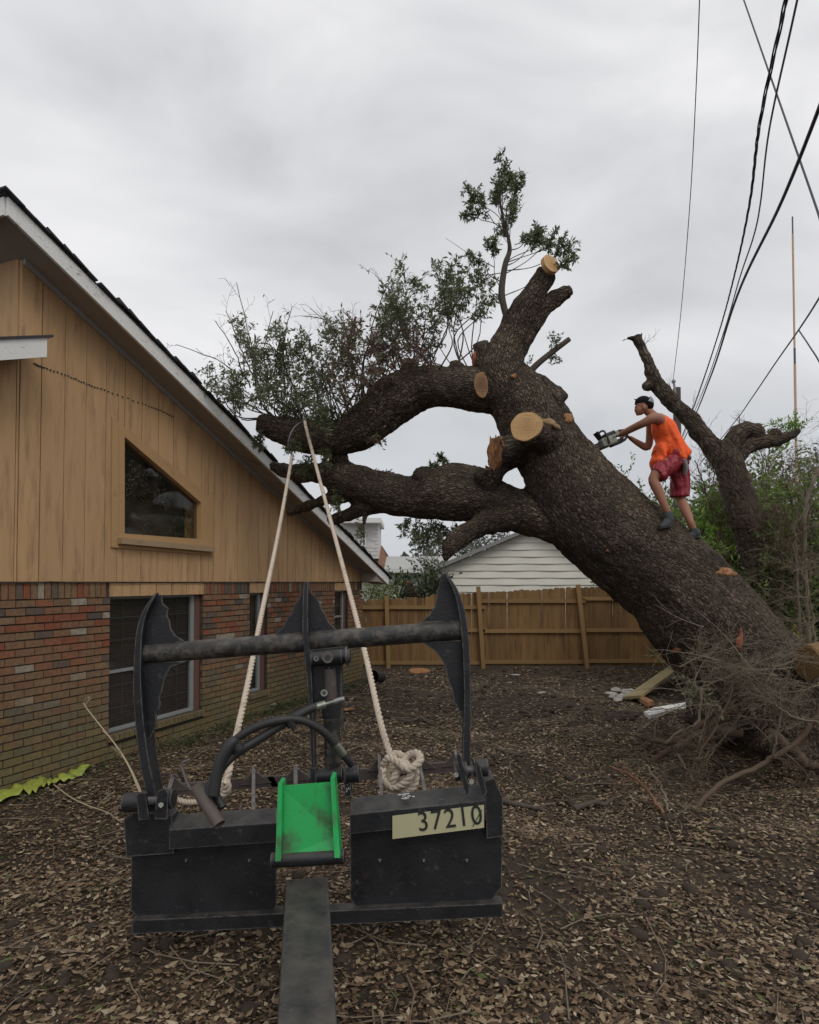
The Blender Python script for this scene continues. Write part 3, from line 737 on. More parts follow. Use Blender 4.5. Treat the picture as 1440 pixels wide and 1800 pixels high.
def bark_tree(chains, voxel, smooth, dispf):
    """chains: list of (points,radii); returns remeshed mesh with bark coordinates and bumps"""
    mb = MB()
    for P, rr in chains: mb.solidtube(P, rr, 18)
    me = remesh(mb, voxel, smooth)
    n = len(me.vertices); co = np.empty(n * 3); me.vertices.foreach_get('co', co); co = co.reshape(-1, 3)
    best = np.full(n, 1e9); bc = np.zeros((n, 3)); off = 0.0
    for P, rr in chains:
        u = None; s = off
        for i in range(len(P) - 1):
            a = np.array(P[i]); b = np.array(P[i + 1]); d = b - a; L = np.linalg.norm(d)
            if L < 1e-6: continue
            d = d / L; t = np.clip((co - a) @ d, 0, L); q = a + t[:, None] * d; dv = co - q; dist = np.linalg.norm(dv, axis=1)
            rad = rr[i] + (rr[i + 1] - rr[i]) * t / L; m_ = dist - rad
            if u is None: u = np.cross(d, [0, 0, 1.0]); u /= max(1e-6, np.linalg.norm(u))
            u = u - d * (u @ d); u /= np.linalg.norm(u); w = np.cross(d, u)
            k = m_ < best
            best[k] = m_[k]; bc[k, 0] = s + ((co - a) @ d)[k]; bc[k, 1] = (dv @ u)[k]; bc[k, 2] = (dv @ w)[k]; s += L
        off += 13.7
    # bumps: lumpy limbs plus ridge relief
    nr = np.empty(n * 3); me.vertices.foreach_get('normal', nr); nr = nr.reshape(-1, 3)
    from mathutils import noise as mn
    h = np.empty(n)
    for i in range(n):
        c = co[i]; b = bc[i]
        h[i] = dispf * (mn.noise(Vector(c) * 1.9) * 1.6 + mn.noise(Vector(c) * 5.3) * .8) + dispf * (.75 * abs(mn.noise(Vector((b[0] * 6, b[1] * 15, b[2] * 15)))) + .45 * mn.noise(Vector((b[0] * 13, b[1] * 32, b[2] * 32))))
    co = co + nr * h[:, None]; me.vertices.foreach_set('co', co.reshape(-1).astype(np.float32))
    at_ = me.attributes.new('bark', 'FLOAT_VECTOR', 'POINT'); at_.data.foreach_set('vector', bc.reshape(-1).astype(np.float32))
    me.update(); return me
def ch(*P, n=5): return pxchain(P, n)
oak_chains = [
    ch((1420, 1330, 8.0, 140), (1378, 1262, 7.95, 114), (1335, 1202, YT, 102), (1283, 1144, YT, 96), (1230, 1081, YT, 92), (1171, 1017, YT, 89), (1104, 962, YT, 83), (1046, 911, YT, 84), (1006, 860, YT, 76), (975, 808, YT, 67), (946, 757, YT, 62), (914, 705, YT, 54), (884, 662, YT, 44)),
    ch((965, 735, YT, 48), (905, 690, YT + .02, 46), (850, 684, YT + .1, 38), (792, 680, YT + .25, 33), (742, 680, YT + .4, 36), (700, 700, YT + .5, 43), (655, 735, YT + .6, 40), (606, 765, YT + .7, 32), (552, 768, YT + .8, 31), (505, 757, YT + .85, 25), (457, 744, YT + .9, 15)),
    ch((900, 690, YT, 50), (884, 655, YT, 44), (889, 620, YT, 36), (904, 583, YT, 28), (929, 530, YT - .05, 21), (961, 477, YT - .1, 17)),
    ch((908, 620, YT, 20), (926, 590, YT, 17), (944, 560, YT, 13), (958, 540, YT, 11), (976, 525, YT, 10.5), (999, 512, YT, 9.5)),
    ch((870, 660, YT, 26), (852, 630, YT, 19), (846, 608, YT, 15)),
    ch((985, 790, YT - .1, 34), (955, 765, YT - .45, 30), (932, 755, YT - .82, 24)),
    ch((1010, 815, YT, 40), (950, 790, YT - .1, 27), (905, 793, YT - .15, 31), (877, 796, YT - .15, 31)),
    ch((1085, 950, YT, 70), (1020, 924, YT, 50), (955, 911, YT + .02, 37), (893, 888, YT + .1, 38), (820, 867, YT + .2, 50), (772, 868, YT + .3, 46), (722, 876, YT + .45, 35), (670, 864, YT + .6, 35), (630, 850, YT + .75, 33), (592, 838, YT + .9, 28), (560, 832, YT + 1.05, 20), (520, 832, YT + 1.35, 14), (478, 819, YT + 1.6, 9)),
    ch((632, 862, YT + .75, 20), (590, 872, YT + .95, 14), (548, 886, YT + 1.3, 9), (508, 902, YT + 1.6, 4)),
    ch((668, 880, YT + .6, 22), (640, 893, YT + .7, 16), (605, 908, YT + .9, 12), (578, 915, YT + 1.05, 9)),
    ch((648, 890, YT + .62, 9), (641, 908, YT + .62, 7), (640, 924, YT + .62, 5)),
    ch((590, 845, YT + .85, 16), (597, 815, YT + .85, 15), (592, 795, YT + .8, 17)),
    ch((752, 858, YT + .3, 20), (746, 838, YT + .25, 19), (745, 828, YT + .2, 17)),
    ch((905, 900, YT, 28), (868, 914, YT - .05, 22), (836, 930, YT - .1, 17), (808, 946, YT - .15, 17), (789, 965, YT - .2, 15), (780, 985, YT - .2, 7)),
    ch((722, 655, YT + .42, 16), (716, 642, YT + .42, 12), (714, 634, YT + .42, 10)),
    ch((806, 650, YT + .2, 14), (801, 640, YT + .2, 11), (800, 634, YT + .2, 8)),
    ch((893, 808, YT - .12, 20), (876, 828, YT - .12, 15), (862, 846, YT - .08, 17)),
    ch((858, 850, YT - .05, 22), (850, 836, YT - .15, 17), (846, 828, YT - .2, 12)),
    ch((1365, 1200, YT + .1, 70), (1410, 1235, YT + .1, 72), (1465, 1272, 8.1, 60)),
    ch((1300, 1215, YT - .1, 70), (1265, 1245, YT - .1, 52), (1245, 1285, YT - .1, 40)),
]
oak_root = at(1345, 1316, YT); oak_root.z = 0
oak = empty('leaning_oak', oak_root, 'huge pruned oak trunk leaning left over the yard, its limbs resting toward the house', 'tree')
tm = bark_tree(oak_chains, .025, 2, .026)
oak_v = np.empty(len(tm.vertices) * 3); tm.vertices.foreach_get('co', oak_v)
BV = BVHTree.FromPolygons([v.co.copy() for v in tm.vertices], [tuple(p.vertices) for p in tm.polygons])
link('trunk', to_local(tm, oak), M['oak_bark'], oak)
def hit(px, py):
    h = BV.ray_cast(Vector((0, 0, EYE)), raydir(px, py)); return (h[0], h[1]) if h[0] else (None, None)
def disc(name, c, nrm, ra, rb, m, parent, tilt=0, th=.03, seg=28, rough=.05):
    nrm = Vector(nrm).normalized(); q = nrm.to_track_quat('Z', 'Y')
    mb = MB(); vs = [(0, 0, th + .004)]; 
    ang0 = random.uniform(0, 6)
    rad = [1 + rough * (math.sin(3 * a + ang0) * .6 + math.sin(7 * a + ang0) * .4) for a in [2 * math.pi * k / seg for k in range(seg)]]
    for k in range(seg):
        a = 2 * math.pi * k / seg; x, y = math.cos(a) * ra * rad[k], math.sin(a) * rb * rad[k]
        x, y = x * math.cos(tilt) - y * math.sin(tilt), x * math.sin(tilt) + y * math.cos(tilt); vs.append((x, y, th))
    for k in range(seg): v = vs[1 + k]; vs.append((v[0] * 1.0, v[1] * 1.0, -th))
    fs = [(0, 1 + k, 1 + (k + 1) % seg) for k in range(seg)] + [(1 + k, 1 + seg + k, 1 + seg + (k + 1) % seg, 1 + (k + 1) % seg) for k in range(seg)]
    mb.add(vs, fs); o = build(name, mb, m, parent, True)
    o.matrix_parent_inverse = Matrix.Identity(4)
    loc = Vector(c) - parent.location if parent is not None else Vector(c)
    o.location = loc; o.rotation_mode = 'QUATERNION'; o.rotation_quaternion = q; return o
k = YT / F
def cdir(i): P = oak_chains[i][0]; return (P[-1] - P[-2]).normalized()
e = oak_chains[5][0][-1]; disc('cut_face', e + Vector((-.05, -.05, .02)), (-.30, -.95, .02), 27 * k * .93, 24 * k * .93, M['cut'], oak, .3)['label'] = 'pale round sawn face of the largest stub'
e = oak_chains[2][0][-1]; disc('cut_face', e + Vector((.02, -.10, .03)), (.48, -.84, .26), 17.5 * k, 17 * k, M['cut'], oak)
e = oak_chains[1][0][-1]; disc('cut_face', e, cdir(1) + Vector((0, -.35, 0)), 16 * k, 15.5 * k, M['cut_dark'], oak)
h, nn = hit(846, 677)
if h: disc('cut_face', h - nn * .005, nn * .4 + Vector((0, -.9, 0)), 12 * k, 22 * k, M['cut_dark'], oak, .1)
e = oak_chains[6][0][-1]; disc('cut_face', e + Vector((-.02, 0, 0)), (-.93, -.36, .06), 27 * k, 29 * k, M['torn'], oak, 0, .04, 28, .16)
e = oak_chains[3][0][-1]; disc('cut_face', e, cdir(3), 9 * k, 9 * k, M['twig'], oak)
e = oak_chains[4][0][-1]; disc('cut_face', e, cdir(4), 14 * k, 14 * k, M['twig'], oak)
# torn slivers on the stub
for (px, py, dx, dy, w) in ((868, 800, -6, -34, 7), (864, 812, -2, -20, 6), (873, 790, -1, -26, 5), (862, 826, -8, -8, 8)):
    m = MB(); a = at(px, py, YT - .3); b = at(px + dx, py + dy, YT - .34); m.prism([a, a + (b - a) * .5 + Vector((w * k * .6, 0, 0)), b, a + Vector((-w * k, 0, 0))], (0, .05, .01)); build('torn_splinter', m, M['torn'], oak)
# wounds where bark was knocked off
def wound(px, py, rx, ry, m_, rot=0, name='bark_wound'):
    mb = MB(); seg = 18; ring = []; c, cn = hit(px, py)
    if c is None: return
    for lvl, (f, o_) in enumerate(((1.0, -.01), (.86, .022), (.45, .028))):
        for i in range(seg):
            a = 2 * math.pi * i / seg; j = 1 + .2 * math.sin(3 * a + px) + .12 * math.sin(5 * a + py)
            x = math.cos(a) * rx * f * j; y = math.sin(a) * ry * f * j; x, y = x * math.cos(rot) - y * math.sin(rot), x * math.sin(rot) + y * math.cos(rot)
            h, n2 = hit(px + x, py + y)
            if h is None or (h - c).length > .5: h, n2 = c, cn
            ring.append(h + n2 * o_)
    h, n2 = c, cn; ring.append(h + n2 * .028)
    fs = [(l * seg + i, l * seg + (i + 1) % seg, (l + 1) * seg + (i + 1) % seg, (l + 1) * seg + i) for l in range(2) for i in range(seg)] + [(2 * seg + i, 2 * seg + (i + 1) % seg, 3 * seg) for i in range(seg)]
    mb.add(ring, fs, True); build(name, mb, m_, oak)
M['red_wood'] = gen('raw_red_inner_bark', (.28, .07, .035), (.38, .13, .06), 12, .8, 40, .02, c3=(.08, .04, .03), th3=(.45, .6), s3=9)
wound(1276, 1006, 18, 7, M['torn'], .15); wound(1300, 1128, 6, 22, M['red_wood'], .1); wound(1190, 1142, 7, 4, M['red_wood']); wound(1068, 968, 4, 3, M['red_wood'])
wound(932 + 36, 745, 20, 5, M['cut'], .45, 'saw_scrape'); wound(1000, 735, 9, 9, M['torn'], -.4, 'saw_notch'); wound(903, 662, 5, 4, M['torn'], 0)
wound(834, 630, 3, 12, M['red_wood'], .1)
# twigs and leaves -------------------------------------------------------------
LP = .36
def grow(tw, lf, a, d, L, r, nleaf, lsize, droop=0, depth=0, maxd=2, wig=.35, col=None, spread=1.0):
    """one wandering twig; side twigs; leaves along it"""
    p = Vector(a); d = Vector(d).normalized(); n = 5; P = [p.copy()]; Rr = [r]
    for i in range(n):
        d = (d + rvec() * wig * .5 + Vector((0, 0, -droop))).normalized(); p = p + d * L / n; P.append(p.copy()); Rr.append(max(.0018, r * (1 - .75 * (i + 1) / n)))
        if depth < maxd:
            for q in range(2 if depth == 0 else random.choice((0, 1, 1))):
                dd = (d + rvec() * .9 * spread).normalized(); grow(tw, lf, p, dd, L * random.uniform(.3, .55), Rr[-1] * .6, nleaf, lsize, droop, depth + 1, maxd, wig, col, spread)
        if nleaf and depth >= maxd - 1:
            for q in range(nleaf):
                if random.random() < LP:
                    pp = P[-2].lerp(P[-1], random.random()); ld = (d * .5 + rvec()).normalized()
                    rc = random.random() if col is None else min(1, max(0, random.gauss(col, .14)))
                    s_ = lsize * random.uniform(.6, 1.15); lf.leaf(pp, ld, rvec(), s_, s_ * .17, rc)
    tw.tube(P, Rr, 5 if depth == 0 else 3, caps=False)
tw, lf = MB(), MB()
def surf(px, py, Y):
    """nearest point of the wood to a target, pushed inside a bit"""
    q = at(px, py, Y); h = BV.find_nearest(q); return h[0], q
random.seed(21)
blobs = [ # px, py, r, count, leaf colour mean
 (420, 690, 30, 9, .4), (455, 655, 34, 10, .4), (440, 625, 24, 4, .5), (395, 690, 16, 3, .4), (430, 715, 26, 6, .35), (480, 700, 34, 10, .35), (505, 655, 28, 8, .45), (540, 690, 36, 12, .4), (520, 720, 30, 9, .3),
 (560, 650, 30, 8, .45), (590, 675, 32, 10, .55), (580, 715, 30, 10, .35), (620, 640, 34, 10, .6), (640, 615, 30, 8, .55), (620, 690, 26, 8, .6), (665, 650, 30, 9, .7), (690, 585, 36, 10, .35), (680, 545, 26, 6, .4),
 (700, 620, 32, 9, .55), (730, 590, 34, 8, .45), (745, 545, 28, 6, .35), (765, 620, 30, 6, .65), (790, 575, 34, 9, .4), (810, 540, 26, 6, .35), (835, 560, 22, 5, .4), (845, 525, 14, 4, .35), (790, 530, 22, 4, .35), (660, 690, 20, 5, .65), (715, 545, 22, 4, .4), (600, 610, 26, 4, .5), (500, 620, 22, 3, .5)]
for (px, py, r_, cnt, cm) in blobs:
    for q in range(max(1, round(cnt * (.46 if px < 640 else .42)))):
        tx, ty = px + random.gauss(0, r_ * .5), py + random.gauss(0, r_ * .5)
        yy = YT + .5 + random.uniform(-.45, .5) + (.3 if px < 550 else 0)
        if px > 760: yy -= .25
        q_ = at(tx, ty, yy)
        # twig starts on the top of the upper limb
        bx = max(470, min(850, tx * .75 + px * .1 + 110 + random.uniform(-60, 60)))
        P1 = oak_chains[1]; j = min(range(len(P1[0])), key=lambda i: abs(PCX + P1[0][i].x / P1[0][i].y * F - bx)); b0 = P1[0][j] + Vector((0, random.uniform(-.5, .5) * P1[1][j], P1[1][j] * .8))
        mid = b0.lerp(q_, .55) + rvec() * .22
        pts = cr_spline([b0, mid, q_], 4); tw.tube([Vector(p) for p in pts], [.005 + .006 * (1 - i / len(pts)) for i in range(len(pts))], 4, caps=False)
        d = (q_ - mid).normalized()
        grow(tw, lf, q_ - d * .1, d + Vector((0, 0, .2)), .44, .005, 2, .076, 0, 0, 2, .5, cm + (.12 if cm > .5 else 0), 1.15)
# bare long shoots on the left and top
for (x0, y0, x1_, y1_, x2, y2) in ((430, 700, 395, 640, 312, 606), (455, 680, 440, 600, 415, 495), (470, 690, 465, 610, 480, 545), (500, 690, 500, 600, 512, 540), (440, 680, 410, 610, 378, 565), (445, 660, 415, 590, 398, 548),
      (560, 660, 590, 590, 545, 540), (600, 640, 600, 570, 530, 555), (620, 640, 605, 575, 590, 560), (680, 560, 690, 520, 660, 482), (695, 540, 700, 515, 710, 498), (725, 545, 718, 520, 730, 500), (775, 520, 772, 495, 768, 480), (560, 700, 545, 600, 532, 578), (640, 600, 625, 570, 600, 545)):
    pts = [at(x0, y0, YT + .7), at((x0 + x1_) / 2, (y0 + y1_) / 2 + 4, YT + .7), at(x1_, y1_, YT + .7), at(x2, y2, YT + .7)]
    S = [Vector(p) for p in cr_spline(pts, 4)]; tw.tube([p + rvec() * .012 for p in S], [.011 - .007 * i / len(S) for i in range(len(S))], 4, caps=False)
    for i in range(4, len(S)):
        if random.random() < .8:
            dd = ((S[i] - S[i - 1]).normalized() + rvec() * .9).normalized(); grow(tw, lf, S[i], dd, random.uniform(.12, .3), .003, 1 if random.random() < .3 else 0, .05, 0, 1, 2, .5)
# tall leafy shoot above the upright fork
shoot = ch((893, 562, YT, 6.5), (886, 540, YT, 6), (882, 515, YT, 6), (884, 490, YT, 5.5), (889, 462, YT, 5), (896, 440, YT, 4), (893, 415, YT, 3), (885, 385, YT, 2.5), (878, 350, YT, 2), (872, 322, YT, 1.2), n=4)
tw.tube(shoot[0], shoot[1], 8)
for (px, py, cnt, r_) in ((862, 380, 6, 22), (895, 375, 7, 20), (850, 362, 3, 14), (905, 400, 4, 18), (925, 415, 3, 14), (912, 450, 7, 20), (935, 462, 4, 18), (865, 455, 4, 16), (862, 480, 3, 14), (972, 455, 2, 9), (962, 440, 1, 8), (880, 430, 4, 16), (976, 486, 1, 8), (870, 350, 5, 18), (885, 330, 5, 18), (898, 352, 3, 14)):
    for q in range(round(cnt * .30) or 1):
        t_ = at(px + random.gauss(0, r_ * .5), py + random.gauss(0, r_ * .5), YT + random.uniform(-.25, .25))
        i = min(range(len(shoot[0])), key=lambda i: abs(shoot[0][i].z - t_.z + .25)); b0 = shoot[0][i]
        pts = [Vector(p) for p in cr_spline([b0, b0.lerp(t_, .5) + rvec() * .05, t_], 4)]; tw.tube(pts, [.007] * 3 + [.005] * (len(pts) - 3), 4, caps=False)
        grow(tw, lf, t_, (t_ - b0).normalized() + Vector((0, 0, .2)), .24, .004, 3, .066, 0, 0, 2, .5, .32, 1.1)
for (a, b) in (((870, 470), (783, 418)), ((880, 480), (816, 482)), ((905, 430), (983, 402)), ((900, 385), (922, 356)), ((850, 375), (815, 372)), ((870, 480), (845, 495)), ((960, 425), (940, 445))):
    pts = [Vector(p) for p in cr_spline([at(*a, YT), at((a[0] + b[0]) / 2, (a[1] + b[1]) / 2 + 3, YT), at(*b, YT)], 4)]; tw.tube(pts, [.006 - .0005 * i for i in range(len(pts))], 4, caps=False)
# broken side twig with a leafy tuft, right of the fork
c_ = ch((920, 666, YT, 6), (945, 640, YT, 5.5), (972, 618, YT, 5), (1001, 596, YT, 4.5)); tw.tube(c_[0], c_[1], 8)
for q in range(4): grow(tw, lf, at(972 + random.uniform(-6, 6), 614, YT), rvec() + Vector((0, 0, .3)), .16, .004, 3, .055, 0, 0, 1, .4, .3)
for q in range(3): grow(tw, lf, at(925, 655, YT), rvec() + Vector((-.3, 0, .5)), .2, .004, 2, .055, 0, 0, 1, .4, .3)
# sprouts elsewhere on the wood: (px,py, count, size, droop, colour, direction)
for (px, py, cnt, L, dr, cm, dx) in ((775, 812, 1, .12, 0, .3, (0, 0, 1)), (760, 830, 2, .12, 0, .3, (.2, -.5, .4)), (1040, 735, 0, .3, 0, .2, (.4, 0, 1)), (735, 922, 3, .30, .12, .33, (0, -.2, -.8)), (760, 925, 4, .30, .12, .33, (.1, -.2, -.8)), (712, 922, 1, .2, .1, .33, (-.3, 0, -.5)), (800, 920, 2, .22, .1, .3, (.1, -.2, -.5)),
        (640, 790, 3, .22, .05, .7, (.8, 0, .1)), (650, 800, 2, .2, .05, .8, (.7, 0, -.2)), (410, 765, 2, .2, .1, .4, (-.5, 0, -.5)), (1120, 800, 0, 0, 0, .3, (0, 0, 1)), (480, 880, 3, .25, .1, .4, (-.5, 0, .1)), (560, 905, 2, .2, .1, .4, (-.5, 0, -.2)), (520, 790, 2, .22, .1, .5, (-.7, 0, -.3)), (560, 800, 2, .25, .1, .5, (0, 0, -.8)), (620, 920, 1, .2, .1, .5, (0, 0, -.8))):
    for q in range(cnt):
        h = BV.find_nearest(at(px + random.uniform(-12, 12), py, YT + .3))[0]
        grow(tw, lf, h, Vector(dx) + rvec() * .5, L, .004, 2, .065, dr, 0, 1 if cm > .6 else 2, .45, cm)
stuffpart(build('twigs', tw, M['twig'], oak)); stuffpart(build('foliage', lf, M['oak_leaf'], oak))
# sawdust resting on the lower limb, and moss shreds
# ---------------------------------------------------------------- second, pollarded tree
M['bark2'] = bark_mat('weathered_bark', (.045, .033, .025), (.07, .053, .04), (.135, .105, .078), 22, .02, .3, .3)
Y2 = 11.0
c2 = [ch((1352, 1110, Y2, 30), (1343, 1040, Y2, 29), (1325, 960, Y2, 27), (1306, 900, Y2, 26), (1292, 850, Y2, 25), (1276, 805, Y2, 24), (1262, 778, Y2, 17)),
      ch((1285, 830, Y2, 18), (1258, 795, Y2, 17), (1232, 762, Y2, 14), (1202, 727, Y2, 13), (1172, 695, Y2, 13), (1150, 665, Y2, 11), (1137, 630, Y2, 9), (1124, 605, Y2, 9), (1119, 588, Y2, 11)),
      ch((1158, 668, Y2, 9), (1143, 676, Y2, 9), (1131, 682, Y2, 7)),
      ch((1122, 600, Y2, 5), (1110, 594, Y2, 4), (1093, 599, Y2, 2)),
      ch((1280, 800, Y2, 16), (1290, 770, Y2, 15), (1308, 755, Y2, 14), (1330, 757, Y2, 12), (1337, 765, Y2, 8)),
      ch((1292, 812, Y2, 12), (1312, 787, Y2, 11), (1342, 776, Y2, 11), (1372, 772, Y2, 9), (1395, 765, Y2, 7), (1404, 757, Y2, 6)),
      ch((1355, 775, Y2, 8), (1362, 762, Y2, 8), (1364, 756, Y2, 7)),
      ch((1335, 1050, Y2, 14), (1350, 980, Y2, 13), (1352, 930, Y2, 11), (1345, 895, Y2, 9)),
      ch((1190, 712, Y2, 5), (1192, 696, Y2, 4))]
r2 = at(1352, 1110, Y2); r2.z = 0
t2 = empty('pollarded_tree', r2, 'leafless lopped tree with a forked crooked top, standing behind the oak trunk', 'tree')
# carry the trunk to the ground
c2[0][0].insert(0, Vector((r2.x + .03, Y2, -.1))); c2[0][1].insert(0, .38)
link('trunk', to_local(bark_tree(c2, .035, 1, .03), t2), M['bark2'], t2)
tw = MB()
for (px, py) in ((1250, 770), (1215, 730), (1236, 760), (1300, 745), (1320, 745), (1350, 760), (1180, 690), (1130, 610), (1275, 790), (1360, 750), (1400, 775)):
    for q in range(2): grow(tw, MB(), at(px, py, Y2), rvec() + Vector((0, 0, .6)), random.uniform(.12, .4), .006, 0, .05, 0, 0, 1, .4)
stuffpart(build('twigs', tw, M['twig'], t2))
lf = MB(); tw = MB()
for q in range(10): grow(tw, lf, at(1385 + random.uniform(-12, 12), 762, Y2 + .1), rvec() + Vector((0, 0, .8)), .3, .004, 3, .07, 0, 0, 1, .4, .5)
M['fresh_leaf'] = leafmat('fresh_green_leaf', [(0, (.08, .15, .022)), (.5, (.17, .30, .045)), (.8, (.25, .36, .08)), (1, (.28, .29, .10))], .4)
stuffpart(build('regrowth', lf, M['fresh_leaf'], t2))
# ---------------------------------------------------------------- the man with the chainsaw
M['skin'] = gen('tanned_skin', (.27, .115, .065), (.33, .15, .09), 9, .6, 90, .001, c3=(.20, .08, .05), s3=4)
M['hair'] = gen('black_hair', (.006, .005, .005), (.013, .011, .010), 60, .85, 150, .003, spec=.15)
M['orange'] = gen('bright_orange_knit', (.92, .10, .016), (1.0, .145, .028), 5, .75, 16, .02)
M['maroon'] = gen('dark_red_satin', (.23, .010, .022), (.30, .018, .034), 7, .45, 18, .02)
M['grey_knit'] = gen('grey_cotton', (.20, .19, .175), (.30, .285, .27), 9, .9, 30, .01)
M['cap'] = gen('grey_cap_cloth', (.24, .27, .31), (.32, .35, .39), 9, .85, 50, .003)
M['shoe'] = gen('dark_grey_shoe', (.035, .038, .045), (.06, .065, .07), 15, .8, 60, .003); M['sole'] = gen('worn_sole', (.02, .02, .02), (.05, .05, .05), 15, .9)
hf, nf = hit(1167, 930)
YF = hf.y if hf else YT - .6
hb_, nb_ = hit(1222, 945)
YB = (hb_.y if hb_ else YT) + .02
YM = YF + .22                     # the body's middle plane
print('foot depth', YF, YB)
pr = at(1185, 935, YM)
man = empty('person', pr, 'person in bright orange sleeveless shirt and dark red shorts climbing the trunk with a chainsaw', 'person')
def b(px, py, dy=0): return at(px, py, YM + dy)
KP = YM / F
def limb(mb, pts, rr, ref=None, n=4):
    P = cr_spline([tuple(b(*p)) + ((r,) if not hasattr(r, '__len__') else tuple(r)) for p, r in zip(pts, rr)], n)
    mb.solidtube([Vector(p[:3]) for p in P], [p[3] if len(p) == 4 else (p[3], p[4]) for p in P], 14, ref)
kneeF = (1149, 842, -.16); ankF = (1175, 903, YF - YM + .0); hipF = (1180, 812, -.09)
kneeB = (1196, 874, .12); ankB = (1219, 931, YB - YM - .02); hipB = (1190, 813, .09)
shN = (1149, 735, -.19); elN = (1118, 750, -.06); wrN = (1087, 765, .20)
shF = (1146, 738, .19); elF = (1139, 786, .30); wrF = (1107, 769, .32)
mb = MB(); RY = (0, 1, 0)
limb(mb, [(1190, 818, 0), (1183, 795, 0), (1172, 770, 0), (1163, 748, 0), (1152, 733, 0)], [(.165, .115), (.155, .105), (.165, .11), (.175, .115), (.10, .07)], RY)
limb(mb, [(1153, 736, 0), (1143, 726, 0), (1134, 718, 0)], [.062, .055, .052])                        # neck
mb.ball(b(1131, 713, 0), (.094, .076, .096), 16, 12); mb.ball(b(1125, 720, 0), (.066, .058, .070), 14, 10)     # skull and jaw
mb.ball(b(1121.5, 728, 0), (.026, .028, .020), 10, 8)                                                       # chin
mb.ball(b(1117.2, 718.5, 0), (.014, .011, .013), 8, 6); mb.ball(b(1119, 715, 0), (.013, .009, .022), 8, 6)                  # nose
mb.ball(b(1119, 724, 0), (.010, .020, .008), 8, 6)                                                        # lips
mb.ball(b(1133, 717, -.078), (.018, .010, .028), 8, 6); mb.ball(b(1133, 717, .078), (.018, .010, .028), 8, 6)                 # ears
limb(mb, [(1160, 738, -.10), shN, (1135, 742, -.17), elN, (1100, 759, .09), wrN], [.07, .066, .052, .046, .041, .028])
limb(mb, [(1158, 742, .10), shF, (1143, 762, .26), elF, (1124, 780, .32), wrF], [.07, .064, .050, .045, .040, .027])
limb(mb, [hipF, (1165, 825, -.14), kneeF, (1157, 862, (kneeF[2] + ankF[2]) / 2), (1168, 888, ankF[2]), ankF], [.105, .088, .062, .060, .044, .040])
limb(mb, [hipB, (1194, 845, .11), kneeB, (1204, 895, (kneeB[2] + ankB[2]) / 2), (1213, 915, ankB[2]), ankB], [.105, .086, .060, .060, .044, .040])
def hand(mb, w, dirv, palmn, curl):
    """palm, four unequal curled fingers, thumb from the side of the palm"""
    w = Vector(w); d = Vector(dirv).normalized(); n = Vector(palmn); n = (n - d * n.dot(d)).normalized(); sd = d.cross(n)
    mb.solidtube([w - d * .02, w + d * .03, w + d * .085], [(.024, .018), (.038, .016), (.040, .015)], 12, sd)
    for i, (o, L) in enumerate(((-.029, .070), (-.010, .080), (.010, .076), (.028, .060))):
        p = w + d * .080 + sd * o; q = [p - d * .02, p]; dd = d.copy()
        for k in range(3):
            dd = (dd * math.cos(curl) + n * math.sin(curl)).normalized(); p = p + dd * L * (.42, .32, .26)[k]; q.append(p)
        mb.solidtube(q, [.010, .0105, .010, .009, .007], 8)
    p = w + d * .025 - sd * .030; dd = (d * .7 - sd * .75).normalized(); q = [p + sd * .015, p, p + dd * .035]; dd = (d * .7 + n * .8).normalized(); q.append(q[-1] + dd * .035)
    mb.solidtube(q, [.011, .012, .011, .008], 8)
hN = b(*wrN); hF = b(*wrF)
hand(mb, hN, (-.75, .25, -.35), (.1, .2, -1), .75)
hand(mb, hF, (-.8, -.35, .25), (-.2, .3, -1), .8)
me = remesh(mb, .0085, 3); link('body', to_local(me, man), M['skin'], man)
# eyes and brows
m = MB()
for s in (-1, 1): m.ball(b(1116.8, 715.2, s * .030), (.008, .012, .007), 8, 6)
build('eye', m, gen('dark_eye', (.02, .015, .012), (.04, .03, .025), 5, .3), man)
m = MB()
for s in (-1, 1): m.tube([b(1116.2, 711.5, s * .014), b(1116, 710.8, s * .03), b(1118.5, 712, s * .048)], .005, 6)
build('eyebrows', m, M['hair'], man)
# hair
m = MB(); m.ball(b(1131, 708.5, 0), (.101, .084, .088), 18, 12); m.ball(b(1138, 712, 0), (.078, .082, .082), 14, 10)
m.ball(b(1121.5, 706.5, 0), (.036, .060, .024), 12, 8, Matrix.Rotation(.5, 3, 'Y'))
for q in range(26):
    p0 = b(1119 + random.uniform(-2, 18), 701 + random.uniform(0, 6), random.uniform(-.05, .05)); m.solidtube([p0, p0 + Vector((-.012, 0, .002)), p0 + Vector((-.026, random.uniform(-.01, .01), -.004))], [.012, .009, .003], 5)
hm_ = remesh(m, .008, 1)
# leave the face free: drop hair in front of the brow line
hv = [v.co.copy() for v in hm_.vertices]
fa = b(1115, 727, 0); fb = b(1124, 708.5, 0)
for v in hm_.vertices:
    c = v.co
    # pull verts lying below-front of the hairline back into the skull
    if c.z < b(1120, 710.5, 0).z and c.x < b(1129.5, 710, 0).x: v.co = c.lerp(b(1133, 714, 0), .55)
link('hair', to_local(hm_, man), M['hair'], man)
